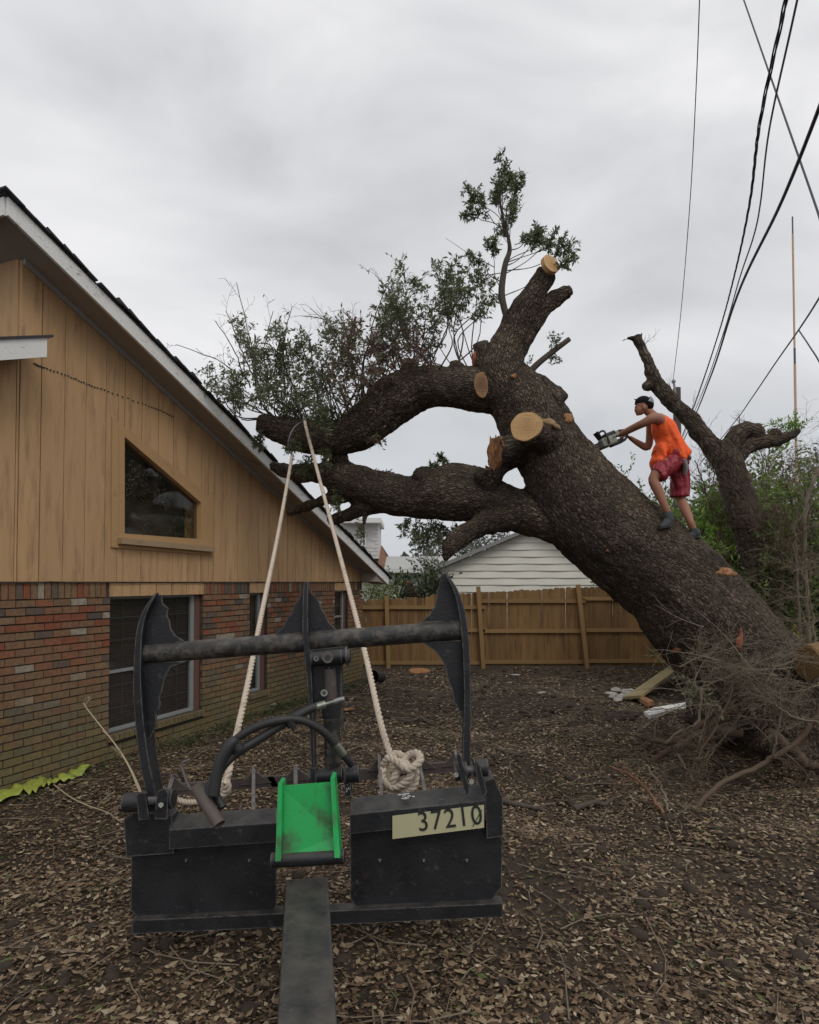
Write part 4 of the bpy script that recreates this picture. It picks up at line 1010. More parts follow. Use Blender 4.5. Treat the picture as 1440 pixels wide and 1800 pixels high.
# grey cap shell worn at the back of the head
m = MB(); vs = []; cc = b(1134.5, 708.5, 0); nu, nv = 18, 10
for i in range(nu + 1):
    for j in range(nv + 1):
        al = R(48) + R(150) * 0 + R(112) * i / nu; be = -math.pi / 2 + math.pi * j / nv
        dx = -math.cos(R(128) + R(62) * i / nu); dz = math.sin(R(128) + R(62) * i / nu)
        v = Vector((dx * math.cos(be) * .100, math.sin(be) * .092, dz * math.cos(be) * .104))
        vs.append(cc + v)
fs = [(i * (nv + 1) + j, i * (nv + 1) + j + 1, (i + 1) * (nv + 1) + j + 1, (i + 1) * (nv + 1) + j) for i in range(nu) for j in range(nv)]
m.add(vs, fs, True); o = build('cap', m, M['cap'], man); sd_ = o.modifiers.new('t', 'SOLIDIFY'); sd_.thickness = .014; sd_.offset = 1
# sleeveless shirt: a shell that hangs a little loose, longer at the front
m = MB()
P = [(1199, 807, 0), (1192, 800, 0), (1183, 786, 0), (1174, 770, 0), (1166, 753, 0), (1159, 742, 0), (1153, 734.5, 0)]
limb(m, P, [(.178, .140), (.180, .150), (.178, .140), (.185, .130), (.190, .132), (.165, .105), (.115, .072)], RY)
limb(m, [(1170, 770, 0), (1163, 790, 0), (1157, 806, 0), (1154, 818, -.02)], [(.165, .085), (.165, .085), (.165, .07), (.15, .045)], RY)
for s in (-1, 1): limb(m, [(1160, 745, s * .12), (1152, 731, s * .12), (1145, 729, s * .085)], [.045, .030, .025])
sm_ = remesh(m, .010, 5)
from mathutils import noise as mno
ax = (b(1155, 735) - b(1190, 815)).normalized()
for v in sm_.vertices:
    c = v.co; l_ = Vector((c.x * 11, c.y * 16, c.z * 4)); v.co = c + v.normal * (.016 * mno.noise(l_) + .012 * math.sin((c.x * 1.4 + c.z * .7) * 42 + 3 * mno.noise(c * 5)) * max(0, min(1, (b(1170, 745).z - c.z) * 3)))
link('shirt', to_local(sm_, man), M['orange'], man)
# shorts
m = MB()
limb(m, [(1180, 795, 0), (1188, 808, 0), (1190, 820, 0)], [(.165, .12), (.175, .135), (.165, .13)], RY)
limb(m, [(1182, 812, -.08), (1168, 824, -.13), (1155, 836, -.155)], [(.125, .12), (.112, .112), (.105, .100)])
limb(m, [(1190, 815, .08), (1195, 845, .11), (1195, 873, .125)], [(.125, .125), (.112, .115), (.108, .122)])
ss = remesh(m, .010, 3)
for v in ss.vertices:
    c = v.co; v.co = c + v.normal * (.018 * mno.noise(Vector((c.x * 12, c.y * 12, c.z * 6))) + .010 * math.sin(c.x * 60 + 9 * mno.noise(c * 4)))
link('shorts', to_local(ss, man), M['maroon'], man)
m = MB(); limb(m, [(1177, 797, 0), (1190, 803, 0), (1203, 806, 0), (1208, 811, 0)], [(.15, .03), (.176, .045), (.165, .04), (.12, .025)], RY)
limb(m, [(1201, 806, -.14), (1205, 822, -.12), (1203, 836, -.10)], [(.05, .03), (.055, .025), (.035, .012)], RY)
gs = remesh(m, .010, 2); link('tied_grey_cloth', to_local(gs, man), M['grey_knit'], man)
# shoes
def shoe(ank, heel, toe, name='shoe'):
    a, h_, t_ = [b(*p) for p in (ank, heel, toe)]
    m = MB(); d = (t_ - h_); side = d.cross(Vector((0, 0, 1))).normalized()
    m.solidtube([a + Vector((0, 0, .04)), a, a.lerp(h_, .6)], [.052, .056, .058], 12)
    m.solidtube([h_ + Vector((.0, 0, .03)), h_.lerp(t_, .3) + Vector((0, 0, .035)), h_.lerp(t_, .7) + Vector((0, 0, .015)), t_ + Vector((0, 0, .008))], [(.040, .050), (.046, .060), (.048, .040), (.034, .024)], 12, side)
    link(name, to_local(remesh(m, .009, 2), man), M['shoe'], man)
    m = MB(); m.solidtube([h_ + Vector((.005, 0, -.014)), h_.lerp(t_, .5) + Vector((0, 0, -.014)), t_ + Vector((-.005, 0, -.008))], [(.040, .016), (.050, .015), (.035, .012)], 12, side)
    build('sole', m, M['sole'], man)
shoe((1174, 907, ankF[2]), (1180, 921, ankF[2]), (1160, 928, ankF[2] - .05))
shoe((1220, 934, ankB[2]), (1228, 943, ankB[2] + .02), (1210, 943, ankB[2] - .02))
m = MB(); m.tube([b(1172, 900, ankF[2]), b(1175, 906, ankF[2])], [.046, .050], 12); build('sock', m, M['shoe'], man)
# chainsaw ---------------------------------------------------------------------
M['saw_grey'] = gen('scuffed_pale_casing', (.22, .23, .19), (.34, .345, .29), 14, .6, 60, .003, c3=(.06, .055, .05), th3=(.5, .6), s3=14)
M['saw_black'] = gen('black_plastic', (.015, .015, .016), (.03, .03, .03), 14, .5); M['saw_steel'] = gen('saw_steel', (.25, .25, .25), (.35, .35, .35), 14, .35, metal=.8)
YS = YM + .16
sw = at(1072, 775, YS)
saw = empty('chainsaw', sw, 'grey chainsaw held in both hands with its bar against the trunk', 'chainsaw')
xd = (at(1052, 786, YS - .02) - at(1096, 768, YS + .02)).normalized(); ud = Vector((0, 1, 0)).cross(xd).normalized(); 
if ud.z < 0: ud = -ud
yd = ud.cross(xd)
SM = Matrix((xd, yd, ud)).transposed()
def sp(x, y, z): return sw + SM @ Vector((x, y, z))
def sbox(name, c, s, m_, rot=None):
    m = MB(); m.box(sp(*c), s, SM if rot is None else SM @ rot); o = build(name, m, m_, saw)
    bv = o.modifiers.new('b', 'BEVEL'); bv.width = min(s) * .22; bv.segments = 2; return o
sbox('engine_housing', (.03, 0, .0), (.20, .15, .12), M['saw_grey'])
sbox('top_cover', (-.01, 0, .075), (.15, .13, .05), M['saw_black']); sbox('air_filter_cover', (-.09, 0, .05), (.08, .12, .07), M['saw_grey'])
sbox('clutch_cover', (.08, -.082, -.015), (.16, .03, .09), M['saw_grey']); sbox('fuel_tank', (-.07, 0, -.05), (.17, .11, .06), M['saw_black'])
m = MB()
for k in range(4): m.box(sp(.02 + k * .022, -.077, .03), (.012, .008, .05), SM)
build('cooling_fins', m, M['saw_black'], saw)
m = MB(); m.tube([sp(*p) for p in [(-.10, 0, .05), (-.16, 0, .075), (-.22, 0, .06), (-.25, 0, .02), (-.24, 0, -.03), (-.18, 0, -.06), (-.10, 0, -.06)]], .016, 8); build('rear_handle', m, M['saw_black'], saw)
m = MB(); m.tube([sp(*p[:3]) for p in cr_spline([(.06, -.09, -.03), (.06, -.10, .06), (.06, -.07, .135), (.06, .0, .15), (.06, .08, .13), (.06, .10, .05), (.06, .09, -.04)], 3)], .012, 8); build('front_handle', m, M['saw_black'], saw)
m = MB(); m.prism([sp(.10, -.06, .06), sp(.125, -.07, .16), sp(.125, .07, .16), sp(.10, .06, .06)], xd * .01); build('hand_guard', m, M['saw_black'], saw)
m = MB(); pts = [(.12, -.035), (.42, -.030), (.47, -.018), (.485, 0), (.47, .018), (.42, .030), (.12, .035)]
m.prism([sp(x, -.055, z - .01) for x, z in pts], yd * .005); build('guide_bar', m, M['saw_steel'], saw)
m = MB(); pts2 = [(.12, -.042), (.42, -.037), (.478, -.022), (.493, 0), (.478, .022), (.42, .037), (.12, .042)]
m.tube([sp(x, -.0525, z - .01) for x, z in pts2], .006, 5); build('chain', m, M['saw_black'], saw)
# ---------------------------------------------------------------- pole, wires, mast
M['pole'] = gen('old_pole_wood', (.075, .055, .05), (.12, .09, .08), 3, .9, 30, .005, (8, 8, .5))
YP = 27.0
a_ = at(1192, 1023, YP); top_ = at(1190, 682, YP)
pole = empty('utility_pole', (a_.x, YP, 0), 'brown utility pole far behind, rising beside the crooked tree', 'pole')
m = MB(); m.tube([Vector((a_.x, YP, 0)), Vector((top_.x, YP, top_.z))], [.20, .155], 12); build('pole_shaft', m, M['pole'], pole)
m = MB(); m.tube([Vector((top_.x - .18, YP - .1, top_.z + .25)), Vector((top_.x - .15, YP - .1, top_.z + .05)), Vector((top_.x - .1, YP - .1, top_.z - .3))], .05, 8); m.ball((top_.x - .18, YP - .1, top_.z + .25), .09); build('insulator', m, M['alu'], pole)
def wire(pts, r, label, twist=False, n=10, mat_='wire'):
    S = [Vector(p) for p in cr_spline([tuple(at(*p)) for p in pts], n)]
    S.append(S[-1] + (S[-1] - S[-2]) * 60)
    if 'top right corner' in label: S.insert(0, S[0] + (S[0] - S[1]) * 60)
    mb = MB()
    if not twist: mb.tube(S, r, 6)
    else:
        # finer resample for the twist
        D = []
        for i in range(len(S) - 1):
            L = (S[i + 1] - S[i]).length; k_ = max(1, int(L / .07))
            D += [S[i].lerp(S[i + 1], j / k_) for j in range(k_)]
        for ph in (0, 2.1, 4.2):
            mb.tube([p + Vector((math.cos(i * .55 + ph) * r, 0, math.sin(i * .55 + ph) * r)) * (1 + .5 * math.sin(i * .021)) for i, p in enumerate(D)], r * .62, 5)
    single('power_line', mb, M[mat_], S[0], label, 'wire', 'overhead lines to the utility pole')
M['wire'] = gen('dark_wire_sheath', (.035, .03, .042), (.05, .045, .06), 20, .6); M['wire_grey'] = gen('grey_wire_sheath', (.16, .155, .18), (.2, .195, .22), 20, .6)
wire([(1130, 925, 60), (1201, 776, 30), (1247, 668, 17), (1296, 520, 11), (1376, 350, 7.6), (1490, 60, 5.2)], .020, 'thick straight dark line, rightmost of the bundle climbing to the top edge')
wire([(1196, 775, 27), (1225, 700, 18), (1262, 590, 12.5), (1292, 480, 9.8), (1318, 356, 7.8), (1335, 220, 6.4), (1375, 30, 5.2)], .013, 'dark twisted cable bundle, leftmost of the thick overhead lines', True)
wire([(1200, 770, 27), (1235, 690, 18), (1272, 585, 12.5), (1300, 490, 9.8), (1325, 415, 8.4), (1337, 356, 7.8), (1352, 230, 6.4), (1395, 30, 5.2)], .010, 'lighter grey line running just right of the twisted cable', mat_='wire_grey')
wire([(1183, 672, 27), (1197, 550, 22), (1213, 356, 17), (1224, 150, 14), (1232, -60, 12)], .012, 'thin single wire rising nearly straight up from the pole top')
wire([(1210, 840, 30), (1285, 750, 20), (1320, 702, 16), (1362, 640, 13), (1404, 580, 10.5), (1440, 524, 9), (1500, 420, 7.5)], .013, 'dark line slanting past the tan mast to the right edge')
wire([(1404, 580, 10.5), (1424, 610, 9.6), (1445, 645, 9), (1500, 760, 8)], .011, 'dark line dropping from the crossing at the mast to the right edge')
wire([(1395, 250, 9), (1432, 356, 8), (1446, 400, 7.6), (1480, 520, 7)], .014, 'dark line cutting the top right corner of the sky')
YK = 24.0; ma = at(1403.5, 1023, YK); mt_ = at(1404, 381, YK)
mast = empty('radio_mast', (ma.x, YK, 0), 'thin straight tan and dark antenna mast standing up behind the brush', 'mast')
zs = [0, at(1404, 640, YK).z, at(1404, 612, YK).z, at(1404, 412, YK).z, mt_.z]
M['mast_tan'] = gen('tan_mast_tube', (.55, .36, .24), (.62, .42, .29), 2, .6); M['mast_dark'] = gen('dark_mast_tube', (.09, .09, .10), (.13, .13, .14), 2, .5)
for i, (mm, r_) in enumerate((('mast_tan', .045), ('mast_dark', .040), ('mast_tan', .036), ('mast_dark', .028))):
    m = MB(); m.tube([Vector((ma.x, YK, zs[i])), Vector((ma.x, YK, zs[i + 1]))], r_, 10); build('mast_section', m, M[mm], mast)

# ---------------------------------------------------------------- grapple in the foreground
def steel(name, c1=(.007, .008, .010), c2=(.020, .021, .024), c3=(.10, .095, .09), lo=.60, rough=.42):
    t = NT(name); co = t.co('Object'); n_ = t.noise(co, 5, 6, .65)
    c = t.mix(n_, c1, c2); c = t.mix(t.mr(t.noise(co, 14, 7, .75), lo, lo + .12, 0, .8), c, c3)
    scr = t.mr(t.noise(t.map(co, (1, 1, 14), (.3, .5, .2)), 7, 6, .8), .63, .70, 0, .55); c = t.mix(scr, c, (.15, .145, .14))
    rust = t.mr(t.noise(t.map(co, (1, 1, 1), loc=(4, 4, 4)), 4, 7, .7), .60, .72, 0, .7); c = t.mix(rust, c, (.07, .04, .028))
    chip = t.mr(t.noise(t.map(co, (1, 1, 1), loc=(1, 8, 4)), 38, 3, .8), .74, .76, 0, .8); c = t.mix(chip, c, (.38, .37, .34))
    g = t.n('ShaderNodeNewGeometry'); sx = t.n('ShaderNodeSeparateXYZ'); t.l(g.outputs['Normal'], sx.inputs[0])
    bv = t.n('ShaderNodeBevel'); bv.samples = 4; bv.inputs['Radius'].default_value = .010; dt = t.n('ShaderNodeVectorMath', operation='DOT_PRODUCT'); t.l(bv.outputs[0], dt.inputs[0]); t.l(g.outputs['Normal'], dt.inputs[1])
    ew = t.math('MULTIPLY', t.mr(dt.outputs['Value'], .995, .90), t.mr(t.noise(co, 22, 5, .7), .36, .54, 0, .95)); c = t.mix(ew, c, (.17, .16, .155))
    dust = t.math('MULTIPLY', t.mr(sx.outputs[2], .3, 1, 0, .55), t.mr(t.noise(co, 9, 5), .3, .7)); c = t.mix(dust, c, (.12, .105, .085))
    t.bump(t.noise(co, 60, 5), .002); return t.fin(c, t.mr(n_, .3, .7, rough - .08, rough + .25))
M['steel'] = steel('black_painted_steel'); M['steel_pipe'] = steel('scuffed_black_pipe', (.010, .010, .011), (.030, .029, .028), (.10, .085, .07), .47, .5)
M['steel_worn'] = steel('worn_plate_edge', (.05, .045, .05), (.12, .11, .115), (.24, .22, .22), .48, .4)
M['steel_brown'] = steel('rusty_lower_jaw', (.055, .042, .040), (.10, .078, .07), (.14, .12, .11), .6, .55)
M['rubber'] = gen('hose_rubber', (.013, .013, .014), (.03, .029, .028), 10, .55, 90, .001); M['fitting'] = gen('zinc_fitting', (.16, .17, .14), (.26, .27, .23), 20, .35, metal=.7)
M['green'] = gen('green_machine_paint', (.010, .33, .075), (.014, .38, .09), 3, .38, 30, .001, c3=(.05, .12, .045), th3=(.52, .70), s3=7)
YG = 3.4; KG = YG / F
def g(px, py, dy=0): return at(px, py, YG + dy)
gl = empty('root_grapple', (g(540, 1400).x, YG, .2), 'black steel loader grapple with three curved tines and a crossbar in the foreground', 'grapple')
def plate(name, pts, dy=0, th=.012, m_='steel', par=None, bev=0):
    mb = MB(); mb.prism([g(x, y, dy) for x, y in pts], (0, th, 0)); o = build(name, mb, M[m_], par or gl); 
    if bev: q = o.modifiers.new('b', 'BEVEL'); q.width = bev; q.segments = 2
    return o
mb = MB(); a, b2 = g(250, 1150, .05), g(816, 1107, .05); mb.tube([a, b2], .0535, 32, True); build('crossbar', mb, M['steel_pipe'], gl)
def band(name, cx, wpx, depth, dy=-.02, m_='steel'):
    """a curved tine plate standing edge-on: centre line in pixels, thickness in pixels, depth away from the camera in metres"""
    S = cr_spline([(x, y, w, d) for (x, y), w, d in zip(cx, wpx, depth)], 5); vs = []
    for p in S:
        c = at(p[0], p[1], YG + dy); h = p[2] / 2 * KG
        vs += [c + Vector((-h, 0, 0)), c + Vector((h, 0, 0)), c + Vector((h, p[3], 0)), c + Vector((-h, p[3], 0))]
    n = len(S); fs = []
    for i in range(n - 1):
        for k_ in range(4): fs.append((i * 4 + k_, i * 4 + (k_ + 1) % 4, (i + 1) * 4 + (k_ + 1) % 4, (i + 1) * 4 + k_))
    fs += [(3, 2, 1, 0), tuple((n - 1) * 4 + k_ for k_ in range(4))]
    mb = MB(); mb.add(vs, fs); o = build(name, mb, M[m_], gl); q = o.modifiers.new('b', 'BEVEL'); q.width = .0015; q.segments = 1; return o
tL = band('tine', [(276, 1042), (258, 1068), (246, 1104), (242, 1150), (241, 1210), (246, 1280), (254, 1340), (266, 1400), (268, 1428)], [3, 7, 10, 12, 14, 15, 16, 17, 16], [.02, .07, .11, .14, .15, .13, .11, .10, .08])
tC = band('tine', [(538, 1024), (537, 1060), (537, 1110), (541, 1160), (545, 1210), (548, 1290), (551, 1370)], [7, 9, 10, 10, 8, 7, 6], [.03, .08, .12, .13, .12, .09, .06])
tR = band('tine', [(783, 1007), (800, 1035), (811, 1070), (817, 1110), (821, 1170), (822, 1240), (821, 1300), (821, 1368)], [4, 8, 11, 12, 12, 12, 13, 13], [.02, .07, .10, .13, .13, .09, .07, .06])
plate('upper_gusset', [(253, 1138), (246, 1110), (256, 1072), (272, 1044), (283, 1046), (286, 1062), (296, 1070), (293, 1082), (298, 1092), (300, 1106), (308, 1118), (322, 1126), (300, 1134)], .03)
plate('lower_gusset', [(248, 1162), (326, 1164), (300, 1172), (290, 1190), (284, 1216), (280, 1226), (282, 1240), (275, 1252), (274, 1278), (262, 1300), (256, 1340), (248, 1300)], .03)
plate('upper_gusset', [(534, 1112), (482, 1117), (496, 1104), (506, 1086), (513, 1078), (517, 1064), (526, 1052), (534, 1032)], .03)
plate('upper_gusset', [(541, 1112), (592, 1108), (578, 1094), (572, 1080), (566, 1072), (562, 1060), (556, 1050), (548, 1044), (542, 1030)], .03)
plate('upper_gusset', [(814, 1092), (738, 1094), (756, 1080), (764, 1066), (768, 1052), (768, 1040), (772, 1030), (774, 1014), (780, 1007), (790, 1014), (804, 1038), (812, 1066)], .03)
plate('lower_gusset', [(818, 1126), (740, 1128), (764, 1144), (776, 1158), (784, 1176), (788, 1196), (795, 1212), (798, 1232), (806, 1246), (812, 1262), (822, 1262), (822, 1200)], .03)
# centre: clevis, cylinder barrel and its pins
plate('cylinder_bracket', [(546, 1142), (606, 1136), (608, 1160), (600, 1175), (600, 1230), (604, 1238), (548, 1240)], .01, .014)
mb = MB(); mb.tube([g(548, 1158, -.03), g(602, 1154, -.03)], .042, 20); build('rod_eye', mb, M['steel'], gl)
mb = MB(); mb.tube([g(596, 1154, -.03), g(616, 1152.5, -.03)], .038, 20); mb.tube([g(609, 1153, -.03), g(612, 1152.8, -.03)], .052, 20); build('pin_boss', mb, M['steel'], gl)
for (px, py, r_, mm) in ((556, 1158, .0135, 'steel_worn'), (576, 1156, .028, 'steel_brown'), (570, 1218, .019, 'fitting')):
    mb = MB(); mb.tube([g(px, py, -.078 if py < 1200 else -.04), g(px, py, -.02)], r_, 16); o = build('bolt_head', mb, M[mm], gl)
    mb = MB(); mb.tube([g(px, py, -.0795 if py < 1200 else -.0415), g(px, py, -.06 if py < 1200 else -.03)], r_ * .5, 12); build('bolt_hole', mb, M['rubber'], gl)
cyl = MB(); cyl.tube([g(583, 1238, .01), g(586, 1372, .03)], [.044, .044], 28); cb = build('cylinder_barrel', cyl, M['steel_pipe'], gl)
mb = MB(); mb.tube([g(580, 1175, .0), g(583, 1250, .01)], .034, 20); build('cylinder_rod', mb, M['steel_brown'], gl)
mb = MB(); mb.tube([g(582, 1232, .008), g(583, 1262, .012)], .049, 24); build('gland_collar', mb, M['steel'], gl)
plate('side_strap', [(598, 1170), (601, 1170), (603, 1290), (600, 1290)], .02, .05)
mb = MB(); mb.tube([g(545, 1365, .0), g(603, 1361, .0)], .040, 20); build('base_pin_tube', mb, M['steel'], gl)
mb = MB(); mb.tube([g(608, 1361, -.02), g(632, 1359.5, -.02)], .044, 22); build('pin_boss', mb, M['steel'], gl)
plate('base_lug', [(606, 1350), (614, 1350), (618, 1400), (606, 1402)], -.04, .07)
plate('base_lug', [(545, 1350), (556, 1350), (556, 1400), (545, 1402)], -.04, .07)
# base beam: a box section, its top face tilted to the camera
def beam(name, x0, y0a, x1, y1a, hpx, dy0=0.10, m_='steel', low=34):
    mb = MB(); A = g(x0, y0a, dy0); B = g(x1, y1a, dy0); A2 = g(x0 - 3, y0a + hpx, -.02); B2 = g(x1 + 2, y1a + hpx, -.02)
    A3 = A2 + Vector((0, 0, -low * KG)); B3 = B2 + Vector((0, 0, -low * KG)); A4 = A3 + Vector((0, .14, 0)); B4 = B3 + Vector((0, .14, 0))
    mb.add([A, B, A2, B2, A3, B3, A4, B4], [(0, 2, 3, 1), (2, 4, 5, 3), (4, 6, 7, 5), (6, 0, 1, 7), (0, 6, 4, 2), (1, 3, 5, 7)])
    o = build(name, mb, M[m_], gl); q = o.modifiers.new('b', 'BEVEL'); q.width = .004; q.segments = 2; return o
beam('base_beam', 618, 1402, 852, 1377, 30)
beam('base_beam', 300, 1432, 486, 1419, 27)
plate('end_cap', [(852, 1374), (868, 1368), (884, 1402), (884, 1470), (856, 1474)], -.01, .13, bev=.003)
plate('end_cap', [(218, 1440), (236, 1428), (302, 1434), (306, 1500), (222, 1506)], .02, .10, bev=.003)
# quick attach plate under the beams, carrying the stencilled number plate
bp = plate('back_plate', [(616, 1440), (884, 1412), (882, 1560), (850, 1600), (640, 1612), (616, 1580)], .05, .014, bev=.002)
bp2 = plate('back_plate', [(232, 1470), (486, 1452), (486, 1592), (470, 1622), (262, 1632), (230, 1600)], .05, .014, bev=.002)
plate('bottom_rail', [(232, 1618), (884, 1588), (884, 1612), (232, 1642)], .0, .08, bev=.003)
t = NT('cream_label'); M['cream'] = gen('cream_label', (.42, .40, .24), (.50, .48, .30), 6, .6, 40, .0005, c3=(.25, .23, .14)); bpy.data.materials.remove(t.m)
lb = plate('number_plate', [(690, 1434.5), (851, 1415), (851, 1455), (690, 1475)], -.028, .004, 'cream')
fc = bpy.data.curves.new('digits', 'FONT'); fc.body = '37210'; fc.size = .118; fc.extrude = .0008; fc.space_character = 1.12
fo = bpy.data.objects.new('digits', fc); COL.objects.link(fo); dg = bpy.context.evaluated_depsgraph_get(); dg.update()
dm = bpy.data.meshes.new_from_object(fo.evaluated_get(dg)); bpy.data.objects.remove(fo)
x0_, x1_ = min(v.co.x for v in dm.vertices), max(v.co.x for v in dm.vertices)
A = g(738, 1461, -.0315); B = g(849, 1448, -.0315); xa = (B - A).normalized(); sc_ = (B - A).length / (x1_ - x0_)
mt4 = Matrix((xa, Vector((0, 0, 1)) - xa * xa.z, Vector((0, -1, 0)))).transposed().to_4x4()
for v in dm.vertices: v.co = A + mt4.to_3x3() @ Vector(((v.co.x - x0_) * sc_, v.co.y * sc_ * 1.15, v.co.z))
dm.transform(wmat(lb).inverted() if False else Matrix.Identity(4))
dm.materials.clear(); dm.materials.append(M['rubber'])
do = bpy.data.objects.new('digits', dm); COL.objects.link(do); do.parent = lb; dm.transform(wmat(lb).inverted())
mb = MB(); mb.bar(g(831, 1453, -.0325), g(847, 1424, -.0325), .004, .002, (0, 1, 0)); build('zero_slash', mb, M['rubber'], lb)
# chalk like scuffs painted on the beam top
mb = MB()
for q in range(16):
    p = g(714 + random.uniform(-13, 13), 1402 + random.uniform(-5, 5), .035); mb.box(p + Vector((0, -.004, .010)), (random.uniform(.006, .02), .006, .003), Matrix.Rotation(random.uniform(-.6, .6), 3, 'Z'))
build('paint_marks', mb, gen('white_chalk', (.5, .5, .48), (.7, .7, .68), 20), gl)
# pivot bosses
for (c, wl_, wr_) in (((266, 1407), 46, 40), ((829, 1352), 30, 28)):
    mb = MB(); mb.tube([g(c[0] - wl_, c[1] + 4, -.02), g(c[0] - wl_ + 30 if wl_ > 40 else c[0] - wl_ + 22, c[1] + 2, -.02)], .050, 24); build('pivot_boss', mb, M['steel'], gl)
    mb = MB(); mb.tube([g(c[0] + wr_ - 24, c[1] - 2, -.02), g(c[0] + wr_, c[1] - 3, -.02)], .050 if wl_ > 40 else .046, 24); build('pivot_boss', mb, M['steel'], gl)
    mb = MB(); mb.tube([g(c[0] - wl_ + 4, c[1] + 3, -.02), g(c[0] + wr_ - 3, c[1] - 2, -.02)], .022, 14); build('pivot_pin', mb, M['steel_worn'], gl)
for pts in ([(240, 1398), (247, 1392), (256, 1394), (262, 1440), (244, 1442)], [(276, 1392), (290, 1386), (296, 1394), (294, 1440), (272, 1440)],
            [(808, 1322), (814, 1340), (826, 1392), (820, 1402), (808, 1360), (802, 1330)], [(836, 1336), (844, 1346), (856, 1392), (848, 1404), (838, 1366)]):
    plate('pivot_lug', pts, -.075, .02, 'steel', bev=.003)
for (px, py) in ((283, 1415), (802, 1362), (829, 1374)):
    mb = MB(); mb.tube([g(px, py, -.098), g(px, py, -.07)], .014, 6); build('bolt_head', mb, M['fitting'], gl)
# lower jaw seen over the beam: a flat bar with upright blades
YJ = .62
def jaw(name, pts, th, m_): mb = MB(); mb.prism([at(x, y, YG + YJ) for x, y in pts], (0, th, 0)); o = build(name, mb, M[m_], gl); return o
jaw('lower_crossbar', [(294, 1380), (480, 1364), (490, 1382), (296, 1400)], .02, 'steel_brown'); jaw('lower_crossbar', [(470, 1366), (806, 1338), (806, 1356), (480, 1386)], .02, 'steel_brown')
for (xa_, ya_, xb_, yb_, w_) in ((443, 1350, 442, 1440, 5), (516, 1344, 517, 1420, 6), (664, 1326, 668, 1402, 5), (732, 1324, 745, 1392, 5), (797, 1318, 806, 1345, 5), (301, 1362, 291, 1396, 5)):
    mb = MB(); kk = (YG + YJ) / F * w_
    A = at(xa_, ya_, YG + YJ - .03); B = at(xb_, yb_, YG + .16)
    mb.prism([A, A + Vector((kk, 0, -.01)), B + Vector((kk, 0, 0)), B], (0, .015, 0)); build('lower_tine', mb, M['steel_worn'], gl)
    mb = MB(); mb.prism([at(xa_ + 3, ya_ + 4, YG + YJ - .01), at(xa_ + 34, ya_ + 26, YG + YJ - .01), at(xa_ - 20, ya_ + 30, YG + YJ - .01)], (0, .012, 0)); build('tine_gusset', mb, M['steel_brown'], gl)
mb = MB(); mb.tube([at(299, 1364, YG + YJ), at(306, 1362, YG + YJ - .02), at(312, 1364, YG + YJ - .05)], .01, 6); build('tine_hook', mb, M['steel_brown'], gl)
# lower tines that curve forward below the beam
for px in (330, 440, 668, 745, 820):
    P0 = g(px, 1500, .07); P_ = [P0, P0 + Vector((0, .25, -.22)), P0 + Vector((0, .6, -.33)), P0 + Vector((0, .95, -.24)), P0 + Vector((0, 1.1, -.12))]
    S = [Vector(p) for p in cr_spline([tuple(p) for p in P_], 4)]; mb = MB(); mb.tube(S, [(.05 - .03 * i / len(S), .012) for i in range(len(S))], 6, ref=(0, -.5, 1)); build('lower_tine', mb, M['steel_brown'], gl)
# hoses and stub pipe
def hose(P, r, name='hydraulic_hose', m_='rubber', seg=12, par=None):
    S = cr_spline([tuple(at(x, y, Y)) for x, y, Y in P], 7); mb = MB(); mb.tube([Vector(p) for p in S], r, seg); return build(name, mb, M[m_], par or gl)
hose([(392, 1420, 3.05), (378, 1392, 3.08), (382, 1358, 3.1), (404, 1312, 3.12), (440, 1283, 3.14), (490, 1266, 3.16), (530, 1266, 3.2), (566, 1284, 3.24), (592, 1312, 3.28)], .021)
hose([(372, 1430, 3.0), (366, 1400, 3.03), (378, 1366, 3.05), (410, 1328, 3.1), (460, 1296, 3.16), (505, 1268, 3.2), (545, 1246, 3.24), (560, 1242, 3.26)], .023)
hose([(376, 1398, 3.02), (384, 1350, 3.04), (402, 1312, 3.06), (414, 1300, 3.08)], .028, 'hose_sleeve')
hose([(552, 1244, 3.25), (572, 1238, 3.27)], .023, 'hose_ferrule', 'fitting'); hose([(572, 1238, 3.27), (590, 1233, 3.28)], .012, 'hose_stem', 'fitting'); hose([(588, 1234, 3.28), (600, 1230, 3.28), (606, 1229, 3.28)], .017, 'hose_nut', 'saw_steel')
hose([(590, 1308, 3.27), (604, 1326, 3.29)], .022, 'hose_ferrule', 'fitting'); hose([(604, 1326, 3.29), (611, 1336, 3.3), (618, 1345, 3.32)], .018, 'hose_stem', 'steel')
hose([(408, 1301, 3.08), (420, 1318, 3.09)], .030, 'hose_clamp', 'rubber'); hose([(508, 1262, 3.18), (514, 1276, 3.19)], .026, 'hose_clamp', 'rubber'); hose([(513, 1274, 3.19), (518, 1284, 3.19)], .012, 'clamp_tail', 'rubber')
# open stub pipe
A = at(345, 1384, 3.05); B = at(386, 1450, 2.95); mb = MB(); dv = (B - A).normalized()
N_ = 24; vs = []; u_ = dv.orthogonal().normalized(); w_ = dv.cross(u_)
for (q, r_) in ((B, .028), (A, .030), (A, .0235), (A + dv * .16, .0225)):
    for k_ in range(N_): a_ = 2 * math.pi * k_ / N_; vs.append(q + u_ * math.cos(a_) * r_ + w_ * math.sin(a_) * r_)
mb.add(vs, [(l * N_ + k_, l * N_ + (k_ + 1) % N_, (l + 1) * N_ + (k_ + 1) % N_, (l + 1) * N_ + k_) for l in range(3) for k_ in range(N_)] + [tuple(3 * N_ + k_ for k_ in range(N_))], True)
build('stub_pipe', mb, M['steel_brown'], gl)
hose([(338, 1392, 3.04), (330, 1378, 3.06), (322, 1356, 3.1), (318, 1344, 3.12), (324, 1339, 3.12), (334, 1335, 3.13)], .007, 'bent_rod', 'steel_brown', 8)
